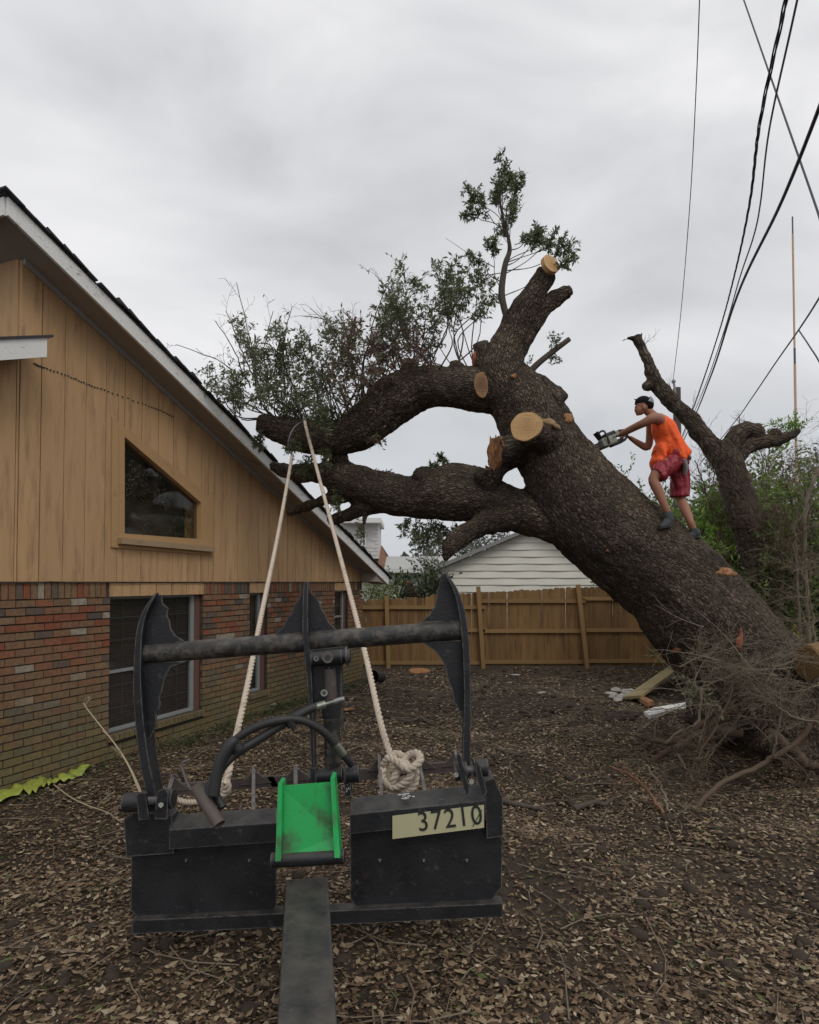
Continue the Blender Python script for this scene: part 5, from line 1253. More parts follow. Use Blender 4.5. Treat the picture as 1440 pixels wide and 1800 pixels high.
# chalky marks on the bracket
M['chalk'] = gen('white_paint_mark', (.5, .5, .48), (.7, .7, .68), 20, .8)
def marks(cx, cy, w, h, n, dy, par=None, s=(.004, .016)):
    mb = MB()
    for q in range(n):
        p = g(cx + random.uniform(-w, w), cy + random.uniform(-h, h), dy); a_ = random.uniform(0, 3.1); L = random.uniform(*s); t_ = random.uniform(.0012, .003)
        mb.box(p, (L, .0012, t_), Matrix.Rotation(a_, 3, 'Y'))
    build('paint_marks', mb, M['chalk'], gl)
marks(580, 1182, 9, 9, 16, .008)
marks(606, 1385, 9, 10, 10, -.043)
# ---------------------------------------------------------------- green loader arm
ld = empty('compact_loader', (g(540, 1500).x, 1.2, 0), 'green compact loader arm holding the black grapple', 'loader')
def garm(name, pts, th, m_='green', off=(0, .02, 0)):
    mb = MB(); mb.prism([at(*p) for p in pts], off); o = build(name, mb, M[m_], ld); q = o.modifiers.new('b', 'BEVEL'); q.width = .004; q.segments = 2; return o
garm('arm_face', [(494, 1383, 3.14), (583, 1376, 3.14), (590, 1470, 3.10), (591, 1505, 3.06), (488, 1512, 3.06), (490, 1475, 3.10)], 0)
garm('arm_flange', [(489, 1376, 3.10), (496, 1378, 3.10), (498, 1400, 3.10), (494, 1514, 3.02), (484, 1514, 3.02)], 0, off=(0, .09, 0))
garm('arm_flange', [(581, 1366, 3.10), (588, 1368, 3.10), (595, 1460, 3.06), (598, 1508, 3.02), (588, 1508, 3.02), (583, 1400, 3.10)], 0, off=(0, .09, 0))
A = at(540, 1560, 3.06); B = at(540, 1900, 2.0)
mb = MB(); mb.bar(A, B, .20, .10, (0, 0, 1)); o = build('lift_arm', mb, M['steel'], ld); q = o.modifiers.new('b', 'BEVEL'); q.width = .012; q.segments = 3
mb = MB(); mb.tube([at(478, 1512, 3.08), at(606, 1505, 3.08)], .035, 20); build('arm_pivot_pin', mb, M['steel'], ld)
mb = MB(); mb.box((B.x, 1.05, .45), (.75, 1.3, .40)); o = build('chassis', mb, M['steel'], ld); q = o.modifiers.new('b', 'BEVEL'); q.width = .04; q.segments = 3
for s in (-1, 1):
    mb = MB(); ring = []
    for k_ in range(28):
        t_ = 2 * math.pi * k_ / 28; ring.append(Vector((B.x + s * .52 - .11, 1.15 + max(-.55, min(.55, math.cos(t_) * .9)) + math.cos(t_) * .22, .24 + math.sin(t_) * .22)))
    mb.prism(ring, (.22, 0, 0)); build('track', mb, M['rubber'], ld)
# ---------------------------------------------------------------- ropes
M['rope'] = gen('pale_hemp_rope', (.50, .41, .32), (.66, .57, .46), 30, .9, 120, .004, c3=(.30, .22, .15), th3=(.55, .75), s3=10)
def rope_mesh(S, r=.021, pitch=.125):
    """three laid strands along a polyline of Vectors"""
    D = [S[0]]
    for i in range(len(S) - 1):
        L = (S[i + 1] - S[i]).length; k_ = max(1, int(L / (pitch / 9)))
        D += [S[i].lerp(S[i + 1], (j + 1) / k_) for j in range(k_)]
    mb = MB(); n = len(D); T = [(D[min(i + 1, n - 1)] - D[max(i - 1, 0)]).normalized() for i in range(n)]
    u = T[0].orthogonal(); s = 0; fr = []
    for i in range(n):
        u = (u - T[i] * u.dot(T[i])).normalized(); fr.append((u.copy(), T[i].cross(u), s))
        if i < n - 1: s += (D[i + 1] - D[i]).length
    for k_ in range(3):
        P = [D[i] + (fr[i][0] * math.cos(2 * math.pi * (fr[i][2] / pitch + k_ / 3)) + fr[i][1] * math.sin(2 * math.pi * (fr[i][2] / pitch + k_ / 3))) * r * .52 for i in range(n)]
        mb.tube(P, r * .60, 6)
    return mb
def spl(P, n=6): return [Vector(p) for p in cr_spline([tuple(at(*p)) for p in P], n)]
knot2 = at(700, 1362, 3.92)
rp_ = empty('rope', at(538, 748, 8.6), 'right hand pale twisted rope from the upper limb down to a big knot', 'rope')
build('rope_line', rope_mesh(spl([(537, 747, 8.28), (560, 835, 7.75), (600, 985, 6.1), (640, 1140, 4.9), (668, 1265, 4.25), (690, 1338, 3.95)], 8)), M['rope'], rp_)
kn = MB()
kp = []
for i in range(64):
    t_ = i / 63 * 2 * math.pi * 3; a_ = t_; 
    rr_ = .060 + .022 * math.cos(a_ * 5 / 3)
    kp.append(knot2 + Vector((rr_ * math.cos(a_) * 1.35, rr_ * math.sin(a_ * .999) * .8 * math.cos(.6) + .02 * math.sin(a_ * 5 / 3), rr_ * math.sin(a_) * 1.2 + .03 * math.sin(a_ * 5 / 3))))
kpts = cr_spline([tuple(p) for p in kp], 2)
build('knot', rope_mesh([Vector(p) for p in kpts], .024, .09), M['rope'], rp_)
kq = spl([(676, 1345, 3.9), (684, 1332, 3.86), (700, 1340, 3.82), (718, 1352, 3.8), (738, 1338, 3.84), (734, 1324, 3.9), (716, 1330, 3.94), (704, 1350, 3.86), (690, 1372, 3.84), (684, 1392, 3.9)], 5)
build('knot_loop', rope_mesh(kq, .024, .10), M['rope'], rp_)
build('knot_loop', rope_mesh(spl([(674, 1352, 3.86), (672, 1368, 3.84), (690, 1384, 3.84), (712, 1376, 3.82), (722, 1360, 3.82), (712, 1342, 3.84), (694, 1346, 3.84)], 5), .024, .10), M['rope'], rp_)
rl = empty('rope', at(512, 805, 8.6), 'left hand pale twisted rope hanging from the limb tip past the hoses', 'rope')
build('rope_line', rope_mesh(spl([(514, 800, 8.5), (490, 935, 6.9), (460, 1080, 5.4), (432, 1220, 4.5), (412, 1308, 4.05), (402, 1358, 3.85), (388, 1392, 3.75)], 8)), M['rope'], rl)
build('rope_end', rope_mesh(spl([(404, 1352, 3.82), (396, 1372, 3.78), (384, 1384, 3.76), (390, 1398, 3.76), (400, 1388, 3.74), (398, 1372, 3.72)], 5), .022, .10), M['rope'], rl)
build('rope_tail', rope_mesh(spl([(384, 1396, 3.8), (360, 1408, 3.9), (330, 1410, 4.0), (306, 1404, 4.05), (280, 1410, 4.1)], 5), .017, .09), M['rope'], rl)
mb = MB(); mb.tube(spl([(514, 800, 8.5), (507, 790, 8.4), (508, 772, 8.32), (515, 755, 8.35), (525, 745, 8.45), (535, 742, 8.6), (545, 746, 8.8)], 5), .010, 6); build('choker_cable', mb, M['wire_grey'], rl)
mb = MB(); mb.tube(spl([(537, 748, 8.28), (536, 740, 8.4), (536, 736, 8.6), (538, 742, 8.85)], 4), .021, 8); build('rope_wrap', mb, M['rope'], rp_)
# ---------------------------------------------------------------- things on the ground
def gp(px, py):
    r = raydir(px, py); t = -EYE / r.z; 
    for i in range(12):
        q = Vector((0, 0, EYE)) + r * t; t += (q.z - gz(q.x, q.y)) / -r.z * .8
    return Vector((0, 0, EYE)) + r * t
GU = Vector((0, 0, 1))
M['litter'] = (lambda t: t.fin(t.ramp(t.attr(), [(0, (.022, .013, .008)), (.3, (.06, .034, .016)), (.5, (.135, .085, .046)), (.68, (.22, .155, .09)), (.82, (.32, .245, .155)), (.95, (.45, .37, .26)), (1, (.08, .10, .03))]), .8))(NT('dry_oak_leaf'))
def litter(n, x0, x1, y0, y1, size, dens=None, up=.25, pal=(0, 1)):
    mb = MB(); v = []; f = []; r = []
    from mathutils import noise as mn
    k = 0
    while k < n:
        y = y0 + (y1 - y0) * random.random() ** 1.35; x = random.uniform(x0, x1)
        if x < (y - 6.1) / .928 * .3725 - 3.98 + .02: k += .2; continue
        if random.random() > (.85 if y < 8.3 else .42) + .9 * mn.noise(Vector((x * .8, y * .8, 3))) + .35 * mn.noise(Vector((x * 2.6, y * 2.6, 9))): k += .3; continue
        k += 1
        a = random.uniform(0, 6.283); s = size * random.choice((.4, .6, .8, 1, 1, 1.3, 1.7)) * random.uniform(.8, 1.2); d = Vector((math.cos(a), math.sin(a), random.uniform(-up, up))).normalized()
        nn_ = Vector((random.uniform(-.5, .5), random.uniform(-.5, .5), 1)); mb.leaf((x, y, gz(x, y) + random.uniform(.002, .03)), d, nn_, s, s * .24, r=pal[0] + (pal[1] - pal[0]) * min(1, max(0, random.gauss(.5, .24))))
    return mb
o = build('leaf_litter', litter(170000, -4.6, 7.5, 2.3, 9.5, .038), M['litter']); tag(o, kind='stuff')
o = build('leaf_litter', litter(50000, -3.2, 9.5, 8.5, 15.2, .048), M['litter']); tag(o, kind='stuff')
# stick litter
def sticks(n, x0, x1, y0, y1, L0, L1, r):
    mb = MB()
    for i in range(n):
        x, y = random.uniform(x0, x1), random.uniform(y0, y1)
        if x < (y - 6.1) / .928 * .3725 - 3.9: continue
        a = random.uniform(0, 6.28); L = random.uniform(L0, L1); P = []; d = a
        for k in range(4):
            P.append(Vector((x, y, gz(x, y) + .012 + random.uniform(0, .035)))); d += random.uniform(-.5, .5); x += math.cos(d) * L / 3; y += math.sin(d) * L / 3
        mb.tube(P, [r, r * .9, r * .7, r * .4], 4, caps=False)
    return mb
M['stick'] = gen('dry_stick', (.12, .09, .06), (.24, .19, .14), 9, .9, 60, .002)
o = build('twig_litter', sticks(900, -4, 7.5, 2.5, 14.5, .15, .7, .005), M['stick']); tag(o, kind='stuff')
# clods of turned soil
mb = MB()
for i in range(2600):
    x, y = random.uniform(-2.6, 6.5), random.uniform(3, 15)
    if x < (y - 6.1) / .928 * .3725 - 3.5 or mno.noise(Vector((x * .7, y * .9, 1))) < -.05: continue
    s_ = random.uniform(.015, .06); mb.ball((x, y, gz(x, y) + s_ * .2), (s_ * random.uniform(.7, 1.6), s_, s_ * .6), 5, 4, Matrix.Rotation(random.uniform(0, 3), 3, 'Z'))
o = build('soil_clods', mb, gen('dark_soil_clod', (.025, .017, .012), (.055, .037, .024), 20, .95, 60, .01)); tag(o, kind='stuff')
# grass and weeds: tufts by the wall, scattered blades
M['weed'] = leafmat('weed_blade', [(0, (.035, .06, .015)), (.5, (.07, .095, .025)), (.8, (.13, .13, .05)), (1, (.20, .17, .09))], .3)
mb = MB()
def tuft(x, y, n, h, rmax, c=.4):
    for i in range(n):
        a, rr_ = random.uniform(0, 6.28), random.uniform(0, rmax); p = Vector((x + math.cos(a) * rr_, y + math.sin(a) * rr_, 0)); p.z = gz(p.x, p.y)
        d = (Vector((math.cos(a) * .7, math.sin(a) * .7, 1)) + rvec() * .5).normalized(); hh = h * random.uniform(.4, 1.1); sd = d.orthogonal().normalized() * .0035
        m_ = p + d * hh * .6; e_ = p + d * hh + Vector((d.x * hh * .4, d.y * hh * .4, -hh * .15)); mb.add([p - sd, p + sd, m_ + sd * .8, e_, m_ - sd * .8], [(0, 1, 2, 3, 4)], r=min(1, max(0, random.gauss(c, .25))))
for t_ in np.arange(0, 7.9, .06):
    q = HO + U * float(t_) + NR * random.uniform(.04, .45); dn = 1 if 1.8 < t_ < 6 else .35
    if random.random() < dn: tuft(q.x, q.y, random.randint(6, 22), random.uniform(.07, .22), .12, .35)
for (px, py, n) in ((980, 1298, 40), (1118, 1308, 40), (975, 1385, 40), (1095, 1345, 30), (760, 1290, 60), (735, 1280, 40), (790, 1300, 40), (985, 1390, 30), (1200, 1340, 30), (640, 1240, 20), (1345, 1362, 40), (1100, 1330, 40)):
    q = gp(px, py); tuft(q.x, q.y, n, .10, .22, .2)
for i in range(260):
    x, y = random.uniform(-3, 7), random.uniform(2.5, 13)
    if x > (y - 6.1) / .928 * .3725 - 3.6: tuft(x, y, random.randint(4, 10), .09, .10, .6)
o = build('weeds', mb, M['weed']); tag(o, kind='stuff')
# tall dry stalks at the left
M['straw'] = gen('straw_stalk', (.34, .28, .17), (.44, .37, .25), 9, .8)
def curve_thing(name, pts, rr, m_, label, cat, group=None, n=6, seg=6, twigs=0, tl=.3, wob=0):
    S = [Vector(p) for p in cr_spline([tuple(p) for p in pts], n)]
    if wob: S = [p + rvec() * wob for p in S]
    N = len(S); R2 = [rr[0] + (rr[1] - rr[0]) * i / (N - 1) for i in range(N)]
    mb = MB(); mb.tube(S, R2, seg)
    for q in range(twigs):
        i = random.randint(1, N - 1); d = ((S[i] - S[i - 1]).normalized() * .7 + rvec() + Vector((0, 0, .2))).normalized(); grow(mb, MB(), S[i], d, tl * random.uniform(.4, 1), R2[i] * .4, 0, .05, .03, 0, 2, .55)
    return single(name, mb, m_, S[0], label, cat, group)
curve_thing('dry_stalk', [at(247, 1396, 5.0), at(228, 1350, 5.1), at(205, 1312, 5.2), at(180, 1280, 5.3), at(152, 1244, 5.35), at(148, 1232, 5.35), at(156, 1226, 5.3)], (.007, .004), M['straw'], 'taller pale dry stalk curling at its tip before the brick wall', 'plant stalk', twigs=2, tl=.12)
curve_thing('dry_stalk', [at(262, 1428, 5.0), at(240, 1372, 5.1), at(218, 1330, 5.2), at(196, 1300, 5.3), at(180, 1284, 5.4)], (.006, .003), M['straw'], 'shorter pale dry stalk leaning left under the large window', 'plant stalk')
curve_thing('fallen_vine', [gp(94, 1384) + GU * .03, gp(120, 1408) + GU * .05, gp(150, 1424) + GU * .05, gp(188, 1434) + GU * .03, gp(214, 1450) + GU * .02], (.008, .004), M['straw'], 'pale dry vine lying on the leaves beside the lime sheet', 'vine', twigs=3, tl=.25)
# lime coloured plastic sheet scrap on the ground by the wall
M['lime'] = gen('lime_plastic', (.27, .32, .05), (.40, .46, .09), 6, .45, 18, .012, c3=(.16, .15, .05), th3=(.55, .7), s3=7)
mb = MB(); top = [(-30, 1412), (10, 1398), (40, 1386), (60, 1373), (80, 1378), (98, 1376), (125, 1362), (158, 1354)]; bot = [(-30, 1428), (10, 1412), (42, 1404), (62, 1402), (82, 1390), (100, 1386), (128, 1375), (160, 1357)]
T_ = cr_spline(top, 4); B_ = cr_spline(bot, 4); vs = []; n = len(T_); rows = 6
for i in range(n):
    for j in range(rows):
        t_ = j / (rows - 1); px = T_[i][0] * (1 - t_) + B_[i][0] * t_ + random.uniform(-1.2, 1.2); py = T_[i][1] * (1 - t_) + B_[i][1] * t_ + (random.uniform(-3, 3) if j in (0, rows - 1) else 0)
        vs.append(gp(px, py) + GU * (.03 + random.uniform(0, .055)))
mb.add(vs, [(i * rows + j, (i + 1) * rows + j, (i + 1) * rows + j + 1, i * rows + j + 1) for i in range(n - 1) for j in range(rows - 1)], True)
o = single('plastic_sheet', mb, M['lime'], gp(70, 1390), 'torn lime green plastic sheet crumpled along the foot of the brick wall', 'plastic sheet'); q = o.modifiers.new('t', 'SOLIDIFY'); q.thickness = .004
# white board, mossy plank, rubble, pot, wood slice
M['plank_moss'] = gen('mossy_plank', (.22, .17, .08), (.32, .26, .13), 4, .9, 30, .01, c3=(.14, .14, .05), s3=4); M['rubble'] = gen('pale_rubble', (.26, .24, .21), (.42, .40, .36), 6, .9, 20, .02)
def slab(name, pts, th, m_, label, cat, up=.03):
    P = [gp(*p) + GU * up for p in pts]; mb = MB(); mb.prism(P, (0, 0, th)); o = single(name, mb, m_, P[0], label, cat); q = o.modifiers.new('b', 'BEVEL'); q.width = min(.01, th * .2); q.segments = 2; return o
slab('white_board', [(1132, 1261), (1150, 1252), (1222, 1240), (1220, 1249), (1166, 1261), (1142, 1268)], .05, M['white_paint'], 'broken white painted board lying left of the trunk foot', 'board')
A = at(1112, 1226, 11.0); B = at(1186, 1174, 13.0)
mb = MB(); mb.bar(A, B, .30, .05, (0, .3, 1)); single('old_plank', mb, M['plank_moss'], A, 'mossy tan plank leaning from the rubble toward the trunk', 'plank')
rb = empty('rubble_heap', gp(1096, 1226), 'small heap of pale rubble at the low end of the mossy plank', 'rubble')
for i in range(13):
    q = gp(1096 + random.uniform(-22, 22), 1223 + random.uniform(-8, 10)); mb = MB(); mb.ball((0, 0, 0), (random.uniform(.05, .17), random.uniform(.05, .12), random.uniform(.03, .08)), 6, 4, Matrix.Rotation(random.uniform(0, 3), 3, 'Z'))
    mb.v = [tuple(c * random.uniform(.75, 1.2) for c in v) for v in mb.v]; mb.sm = [False] * len(mb.sm)
    o = build('stone', mb, M['rubble'], rb, True); o.location = q + GU * .03 - rb.location
slab('wood_offcut', [(1118, 1233), (1128, 1232), (1150, 1242), (1138, 1246)], .07, M['torn'], 'orange wood offcut in front of the pale rubble', 'wood piece')
q = gp(664, 1200); M['pot'] = gen('black_pot', (.012, .012, .012), (.03, .03, .03), 8, .6)
pot = empty('bucket', q, 'black bucket tipped on its side near the far house corner', 'bucket')
mb = MB(); ax_ = Vector((-.5, -.8, .15)).normalized(); c_ = q + GU * .12; mb.tube([c_ - ax_ * .16, c_ + ax_ * .16], [.10, .13], 20, caps=False); mb.tube([c_ + ax_ * .155, c_ + ax_ * .165], [.137, .137], 20, caps=False); mb.tube([c_ - ax_ * .16, c_ - ax_ * .155], .10, 20); build('bucket_shell', mb, M['pot'], pot)
q = gp(737, 1183); dd_ = disc('wood_slice', q + GU * .03, (.05, -.25, 1), .24, .16, M['torn'], None, 0, .03, 24, .10); tag(dd_, 'pale round wood slice lying on the soil before the picket fence', 'wood slice')
for (px, py, L, lab) in ((612, 1252, .10, 'small tan wood chip right of the hydraulic cylinder'), (472, 1243, .13, 'small crumpled white scrap by the far brick wall'), (905, 1190, .12, 'small pale scrap on bare soil before the picket fence'), (952, 1222, .10, 'tiny white scrap on bare soil in the middle of the yard')):
    q = gp(px, py); mb = MB(); rr_ = [q + Vector((math.cos(a) * L * random.uniform(.6, 1.1), math.sin(a) * L * .7, .03 + random.uniform(0, .03))) for a in np.linspace(0, 5.3, 7)]; mb.prism(rr_, (0, 0, .012))
    single('ground_scrap', mb, M['torn'] if 'tan' in lab else M['rubble'], q, lab, 'scrap')
# curved bark pieces on the soil
for (pts, lab) in (([(700, 1268), (720, 1272), (738, 1266), (752, 1274), (770, 1280)], 'bent grey branch piece lying in front of the knotted rope'), ([(880, 1412), (905, 1420), (930, 1424), (962, 1432)], 'pale broken branch lying right of the grapple corner'), ([(1010, 1428), (1040, 1418), (1062, 1420), (1080, 1410)], 'stubby mossy branch piece at the lower edge of the yard'), ([(875, 1322), (900, 1330), (925, 1326)], 'short dark branch piece in the leaf litter')):
    curve_thing('broken_branch', [gp(*p) + GU * .035 for p in pts], (.028, .018), M['twig'], lab, 'branch', seg=8, twigs=2, tl=.2, wob=.006)
# ---------------------------------------------------------------- brush heap at the foot of the trunk
M['branch'] = gen('brown_branch', (.06, .038, .025), (.135, .092, .06), 9, .9, 60, .003); M['branch_red'] = gen('reddish_branch', (.16, .08, .045), (.24, .13, .08), 9, .85, 60, .003); M['branch_pale'] = gen('pale_lichen_branch', (.12, .095, .065), (.22, .18, .13), 18, .9, 60, .003)
BR = [([(1212, 1434, 5.7), (1262, 1380, 6.0), (1332, 1347, 6.2), (1362, 1328, 6.2), (1398, 1308, 6.2), (1429, 1267, 6.2), (1448, 1240, 6.2)], (.022, .030), 'branch', 'long brown branch sweeping up to the right edge, lowest of the heap', 10),
      ([(1148, 1336, 6.9), (1179, 1319, 6.8), (1234, 1289, 6.7), (1276, 1250, 6.6), (1304, 1239, 6.6), (1345, 1230, 6.6), (1388, 1230, 6.6)], (.032, .018), 'branch', 'thick brown branch crossing the middle of the heap before the trunk foot', 12),
      ([(1170, 1306, 6.6), (1200, 1284, 6.5), (1223, 1274, 6.4), (1230, 1245, 6.4), (1233, 1212, 6.4)], (.018, .012), 'branch_pale', 'pale elbow shaped branch rising left of the heap', 4),
      ([(1073, 1346, 6.4), (1095, 1356, 6.2), (1123, 1372, 6.1), (1146, 1400, 5.8), (1166, 1432, 5.6)], (.010, .016), 'branch_red', 'reddish bare stem lying toward the lower edge', 3),
      ([(1140, 1350, 6.3), (1162, 1383, 6.0), (1170, 1405, 5.8), (1178, 1434, 5.6)], (.010, .012), 'branch_pale', 'thin pale stem just right of the reddish stem', 3),
      ([(1204, 1157, 6.9), (1234, 1160, 6.8), (1279, 1174, 6.7), (1318, 1183, 6.7), (1373, 1169, 6.7), (1402, 1160, 6.7)], (.007, .012), 'branch_pale', 'twiggy pale branch lying across the front of the trunk, topmost of the heap', 22),
      ([(1188, 1204, 6.9), (1220, 1200, 6.8), (1262, 1196, 6.7), (1310, 1180, 6.7), (1365, 1190, 6.7)], (.010, .016), 'branch_pale', 'lichen covered branch just under the topmost pale one', 22),
      ([(1440, 1205, 6.3), (1400, 1215, 6.4), (1350, 1218, 6.5), (1300, 1208, 6.6), (1255, 1190, 6.7)], (.014, .006), 'branch_pale', 'grey branch reaching in from the right edge above the heap', 18),
      ([(1360, 1330, 6.3), (1366, 1290, 6.3), (1372, 1250, 6.3), (1370, 1215, 6.3)], (.014, .007), 'branch_pale', 'upright pale stem at the right of the heap', 9),
      ([(1225, 1336, 6.3), (1245, 1300, 6.3), (1278, 1240, 6.35), (1288, 1200, 6.4)], (.012, .006), 'branch', 'upright dark stem in the centre of the heap', 9),
      ([(1190, 1325, 6.4), (1206, 1350, 6.2), (1222, 1375, 6.0)], (.018, .010), 'branch', 'short brown stem dropping from the left end of the heap', 5),
      ([(1442, 1270, 5.9), (1400, 1262, 6.1), (1362, 1240, 6.3), (1330, 1232, 6.4)], (.012, .006), 'branch_pale', 'thin branch coming in low from the right edge', 12)]
for (pts, rr_, m_, lab, tg) in BR: curve_thing('cut_branch', [at(*p) for p in pts], rr_, M[m_], lab, 'branch', 'branches of the brush heap', n=5, seg=7, twigs=tg, tl=.42, wob=.012)
tw, lf = MB(), MB()
for q in range(27):
    px = random.uniform(1185, 1445); py = random.gauss(1205 + (px - 1185) * .12, 34)
    if py > 1400 or px < 1165: continue
    grow(tw, lf, at(px, py, random.uniform(6.1, 6.9)), rvec() * .8 + Vector((random.choice((-1, 1)) * .9, 0, .1)), random.uniform(.5, .95), .006, 1 if random.random() < .25 else 0, .06, .02, 0 if q % 2 == 0 else 1, 2, .32, .4, .7)
for q in range(26):
    px = random.gauss(1150, 60); p = gp(px, random.uniform(1290, 1420)); grow(tw, lf, p + GU * .03, rvec() + Vector((0, 0, .25)), random.uniform(.2, .45), .004, 0, .05, .05, 1, 2, .6, .4)
o = build('brush_twigs', tw, M['branch_pale']); tag(o, kind='stuff')
o = build('brush_leaves', lf, M['oak_leaf']); tag(o, kind='stuff')
# mossy log and root plate lumps
rootm = MB()
# sawn log at the right edge
M['log'] = gen('yellow_brown_log', (.13, .075, .03), (.23, .14, .055), 6, .9, 20, .02, c3=(.07, .045, .025), s3=5)
c_ = at(1432, 1160, 7.0); lg = empty('log_round', c_, 'yellow brown sawn log resting against the trunk at the right edge', 'log')
mb = MB(); mb.tube([c_ + Vector((-.10, -.05, -.02)), c_ + Vector((.25, .05, .02)), c_ + Vector((.7, .2, .05))], [.19, .205, .20], 22, jit=.03); build('log_wood', mb, M['log'], lg)
disc('cut_face', c_ + Vector((-.10, -.05, -.02)), (-.95, -.28, -.05), .18, .185, M['log'], lg)
curve_thing('exposed_root', [at(1182, 1322, 7.1), at(1215, 1300, 7.0), at(1255, 1285, 7.0), at(1300, 1290, 7.0)], (.045, .055), M['branch'], 'dark root lying in the pit under the trunk foot', 'root', seg=10, twigs=8, tl=.3, wob=.02)
curve_thing('exposed_root', [at(1120, 1292, 7.9), at(1160, 1305, 7.6), at(1200, 1298, 7.4), at(1240, 1270, 7.3)], (.025, .05), M['branch'], 'pale brown root running left from the trunk foot', 'root', seg=10, twigs=6, tl=.3, wob=.015)
curve_thing('exposed_root', [at(1350, 1290, 6.9), at(1390, 1315, 6.7), at(1420, 1345, 6.5), at(1450, 1350, 6.4)], (.07, .03), M['branch'], 'stout root bending down at the right of the heap', 'root', seg=10, twigs=6, tl=.3, wob=.02)
# ---------------------------------------------------------------- shrubs and trees behind
M['shrub_dark'] = leafmat('dark_glossy_leaf', [(0, (.02, .035, .014)), (.6, (.05, .08, .03)), (1, (.12, .15, .07))], .2)
M['shrub_olive'] = leafmat('olive_leaf', [(0, (.07, .10, .028)), (.5, (.15, .20, .055)), (.85, (.24, .27, .09)), (1, (.26, .24, .12))], .3)
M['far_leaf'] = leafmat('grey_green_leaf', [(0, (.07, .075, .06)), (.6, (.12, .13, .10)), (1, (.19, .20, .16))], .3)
M['yellow_leaf'] = leafmat('yellow_leaf', [(0, (.35, .30, .05)), (1, (.55, .47, .10))], .3)
def shrub(name, px, Y, w, h, n, m_, label, cat, lsz=.07, stems=6, base_py=None, zb=0.0, lean=0, sparse=1, group=None, nl=3, up=.6, wid=.24):
    c = at(px, 1023, Y); base = Vector((c.x, Y, zb)); root = empty(name, base, label, cat, group)
    tw, lf = MB(), MB()
    for s in range(stems):
        a = random.uniform(0, 6.28); tip = base + Vector((math.cos(a) * w * random.uniform(.1, .8) + lean * h, math.sin(a) * w * .5, h * random.uniform(.55, 1)))
        b0 = base + Vector((math.cos(a) * w * .2, math.sin(a) * w * .12, 0)); mid = b0.lerp(tip, .5) + rvec() * w * .15; S = [Vector(p) for p in cr_spline([tuple(b0), tuple(mid), tuple(tip)], 6)]
        tw.tube(S, [.016 * (1 - .8 * i / len(S)) + .004 for i in range(len(S))], 5, caps=False)
        for q in range(n // stems):
            i = random.randint(2, len(S) - 1); p = S[i]
            d = (rvec() + Vector((0, 0, up))).normalized(); L = w * random.uniform(.25, .7); pts = [p, p + d * L * .5 + rvec() * .03, p + d * L + Vector((0, 0, -.05 * L))]; tw.tube(pts, [.006, .004, .002], 3, caps=False)
            for k in range(nl * 4):
                t_ = random.uniform(.25, 1.05); pp = pts[0].lerp(pts[2], t_) + rvec() * .05; s_ = lsz * random.uniform(.6, 1.2); lf.leaf(pp, (d + rvec() * .9).normalized(), rvec(), s_, s_ * wid)
    build('stem', tw, M['branch'], root); stuffpart(build('foliage', lf, M[m_], root)); return root
random.seed(5)
shrub('garden_bush', 738, 18.0, 1.0, 2.35, 420, 'shrub_dark', 'dark leaved bush rising over the fence in front of the low house', 'bush', .13, 9, nl=3)
shrub('garden_bush', 668, 17.0, .9, 2.15, 330, 'shrub_olive', 'grey green bush between the house eave and the fence left end', 'bush', .10, 8)
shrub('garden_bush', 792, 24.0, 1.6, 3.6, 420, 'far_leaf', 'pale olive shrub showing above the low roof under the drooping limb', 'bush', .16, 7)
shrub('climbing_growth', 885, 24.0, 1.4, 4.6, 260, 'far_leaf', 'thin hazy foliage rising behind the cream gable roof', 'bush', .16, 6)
# right hand thicket
for (px, Y, w, h, n, m_, lab, lsz, wd) in (
    (1200, 13.0, 1.0, 4.1, 600, 'fresh_leaf', 'bright green shrub behind the climbing person', .14, .13),
    (1135, 16.2, 1.3, 5.0, 460, 'shrub_olive', 'olive shrub with thin shoots, left of the person above the trunk', .12, .2),
    (1062, 16.5, .5, 6.2, 110, 'fresh_leaf', 'sparse light green sprig rising behind the chainsaw', .12, .25),
    (1245, 12.6, .9, 3.8, 700, 'fresh_leaf', 'bright grassy green shrub right behind the back foot', .16, .09),
    (1225, 16.0, 1.4, 5.2, 420, 'far_leaf', 'thin grey shrub to the left of the crooked tree', .13, .2),
    (1330, 16.0, 1.6, 5.4, 620, 'shrub_olive', 'tall olive shrub behind the fork of the crooked tree', .13, .2),
    (1365, 12.2, .7, 4.7, 480, 'fresh_leaf', 'upright light green growth right of the crooked tree', .14, .16),
    (1425, 14.0, 1.4, 5.0, 700, 'shrub_olive', 'olive thicket at the right edge under the mast', .12, .2),
    (1440, 11.0, .9, 3.4, 620, 'shrub_dark', 'dark shrub at the right edge beside the trunk', .10, .22),
    (1375, 10.4, .75, 3.0, 560, 'shrub_olive', 'brownish olive undergrowth between trunk and crooked tree', .09, .2),
    (1258, 10.8, .55, 3.35, 420, 'fresh_leaf', 'low bright green shoots hugging the back of the trunk under the crooked tree', .13, .12),
    (1392, 10.6, .5, 3.9, 420, 'fresh_leaf', 'slim bright green growth between crooked tree and pale sapling', .12, .16),
    (1300, 13.0, 1.1, 3.8, 620, 'shrub_dark', 'dark undergrowth behind the crooked tree stem', .10, .22)):
    shrub('thicket_shrub', px, Y, w, h, n, m_, lab, 'shrub', lsz, 9, group='shrubs of the thicket behind the trunk', wid=wd)
mb = MB(); 
shrub('yellow_weed', 1398, 9.6, .22, 1.45, 60, 'yellow_leaf', 'small yellow leaved weed above the upper edge of the trunk foot', 'weed', .06, 4)
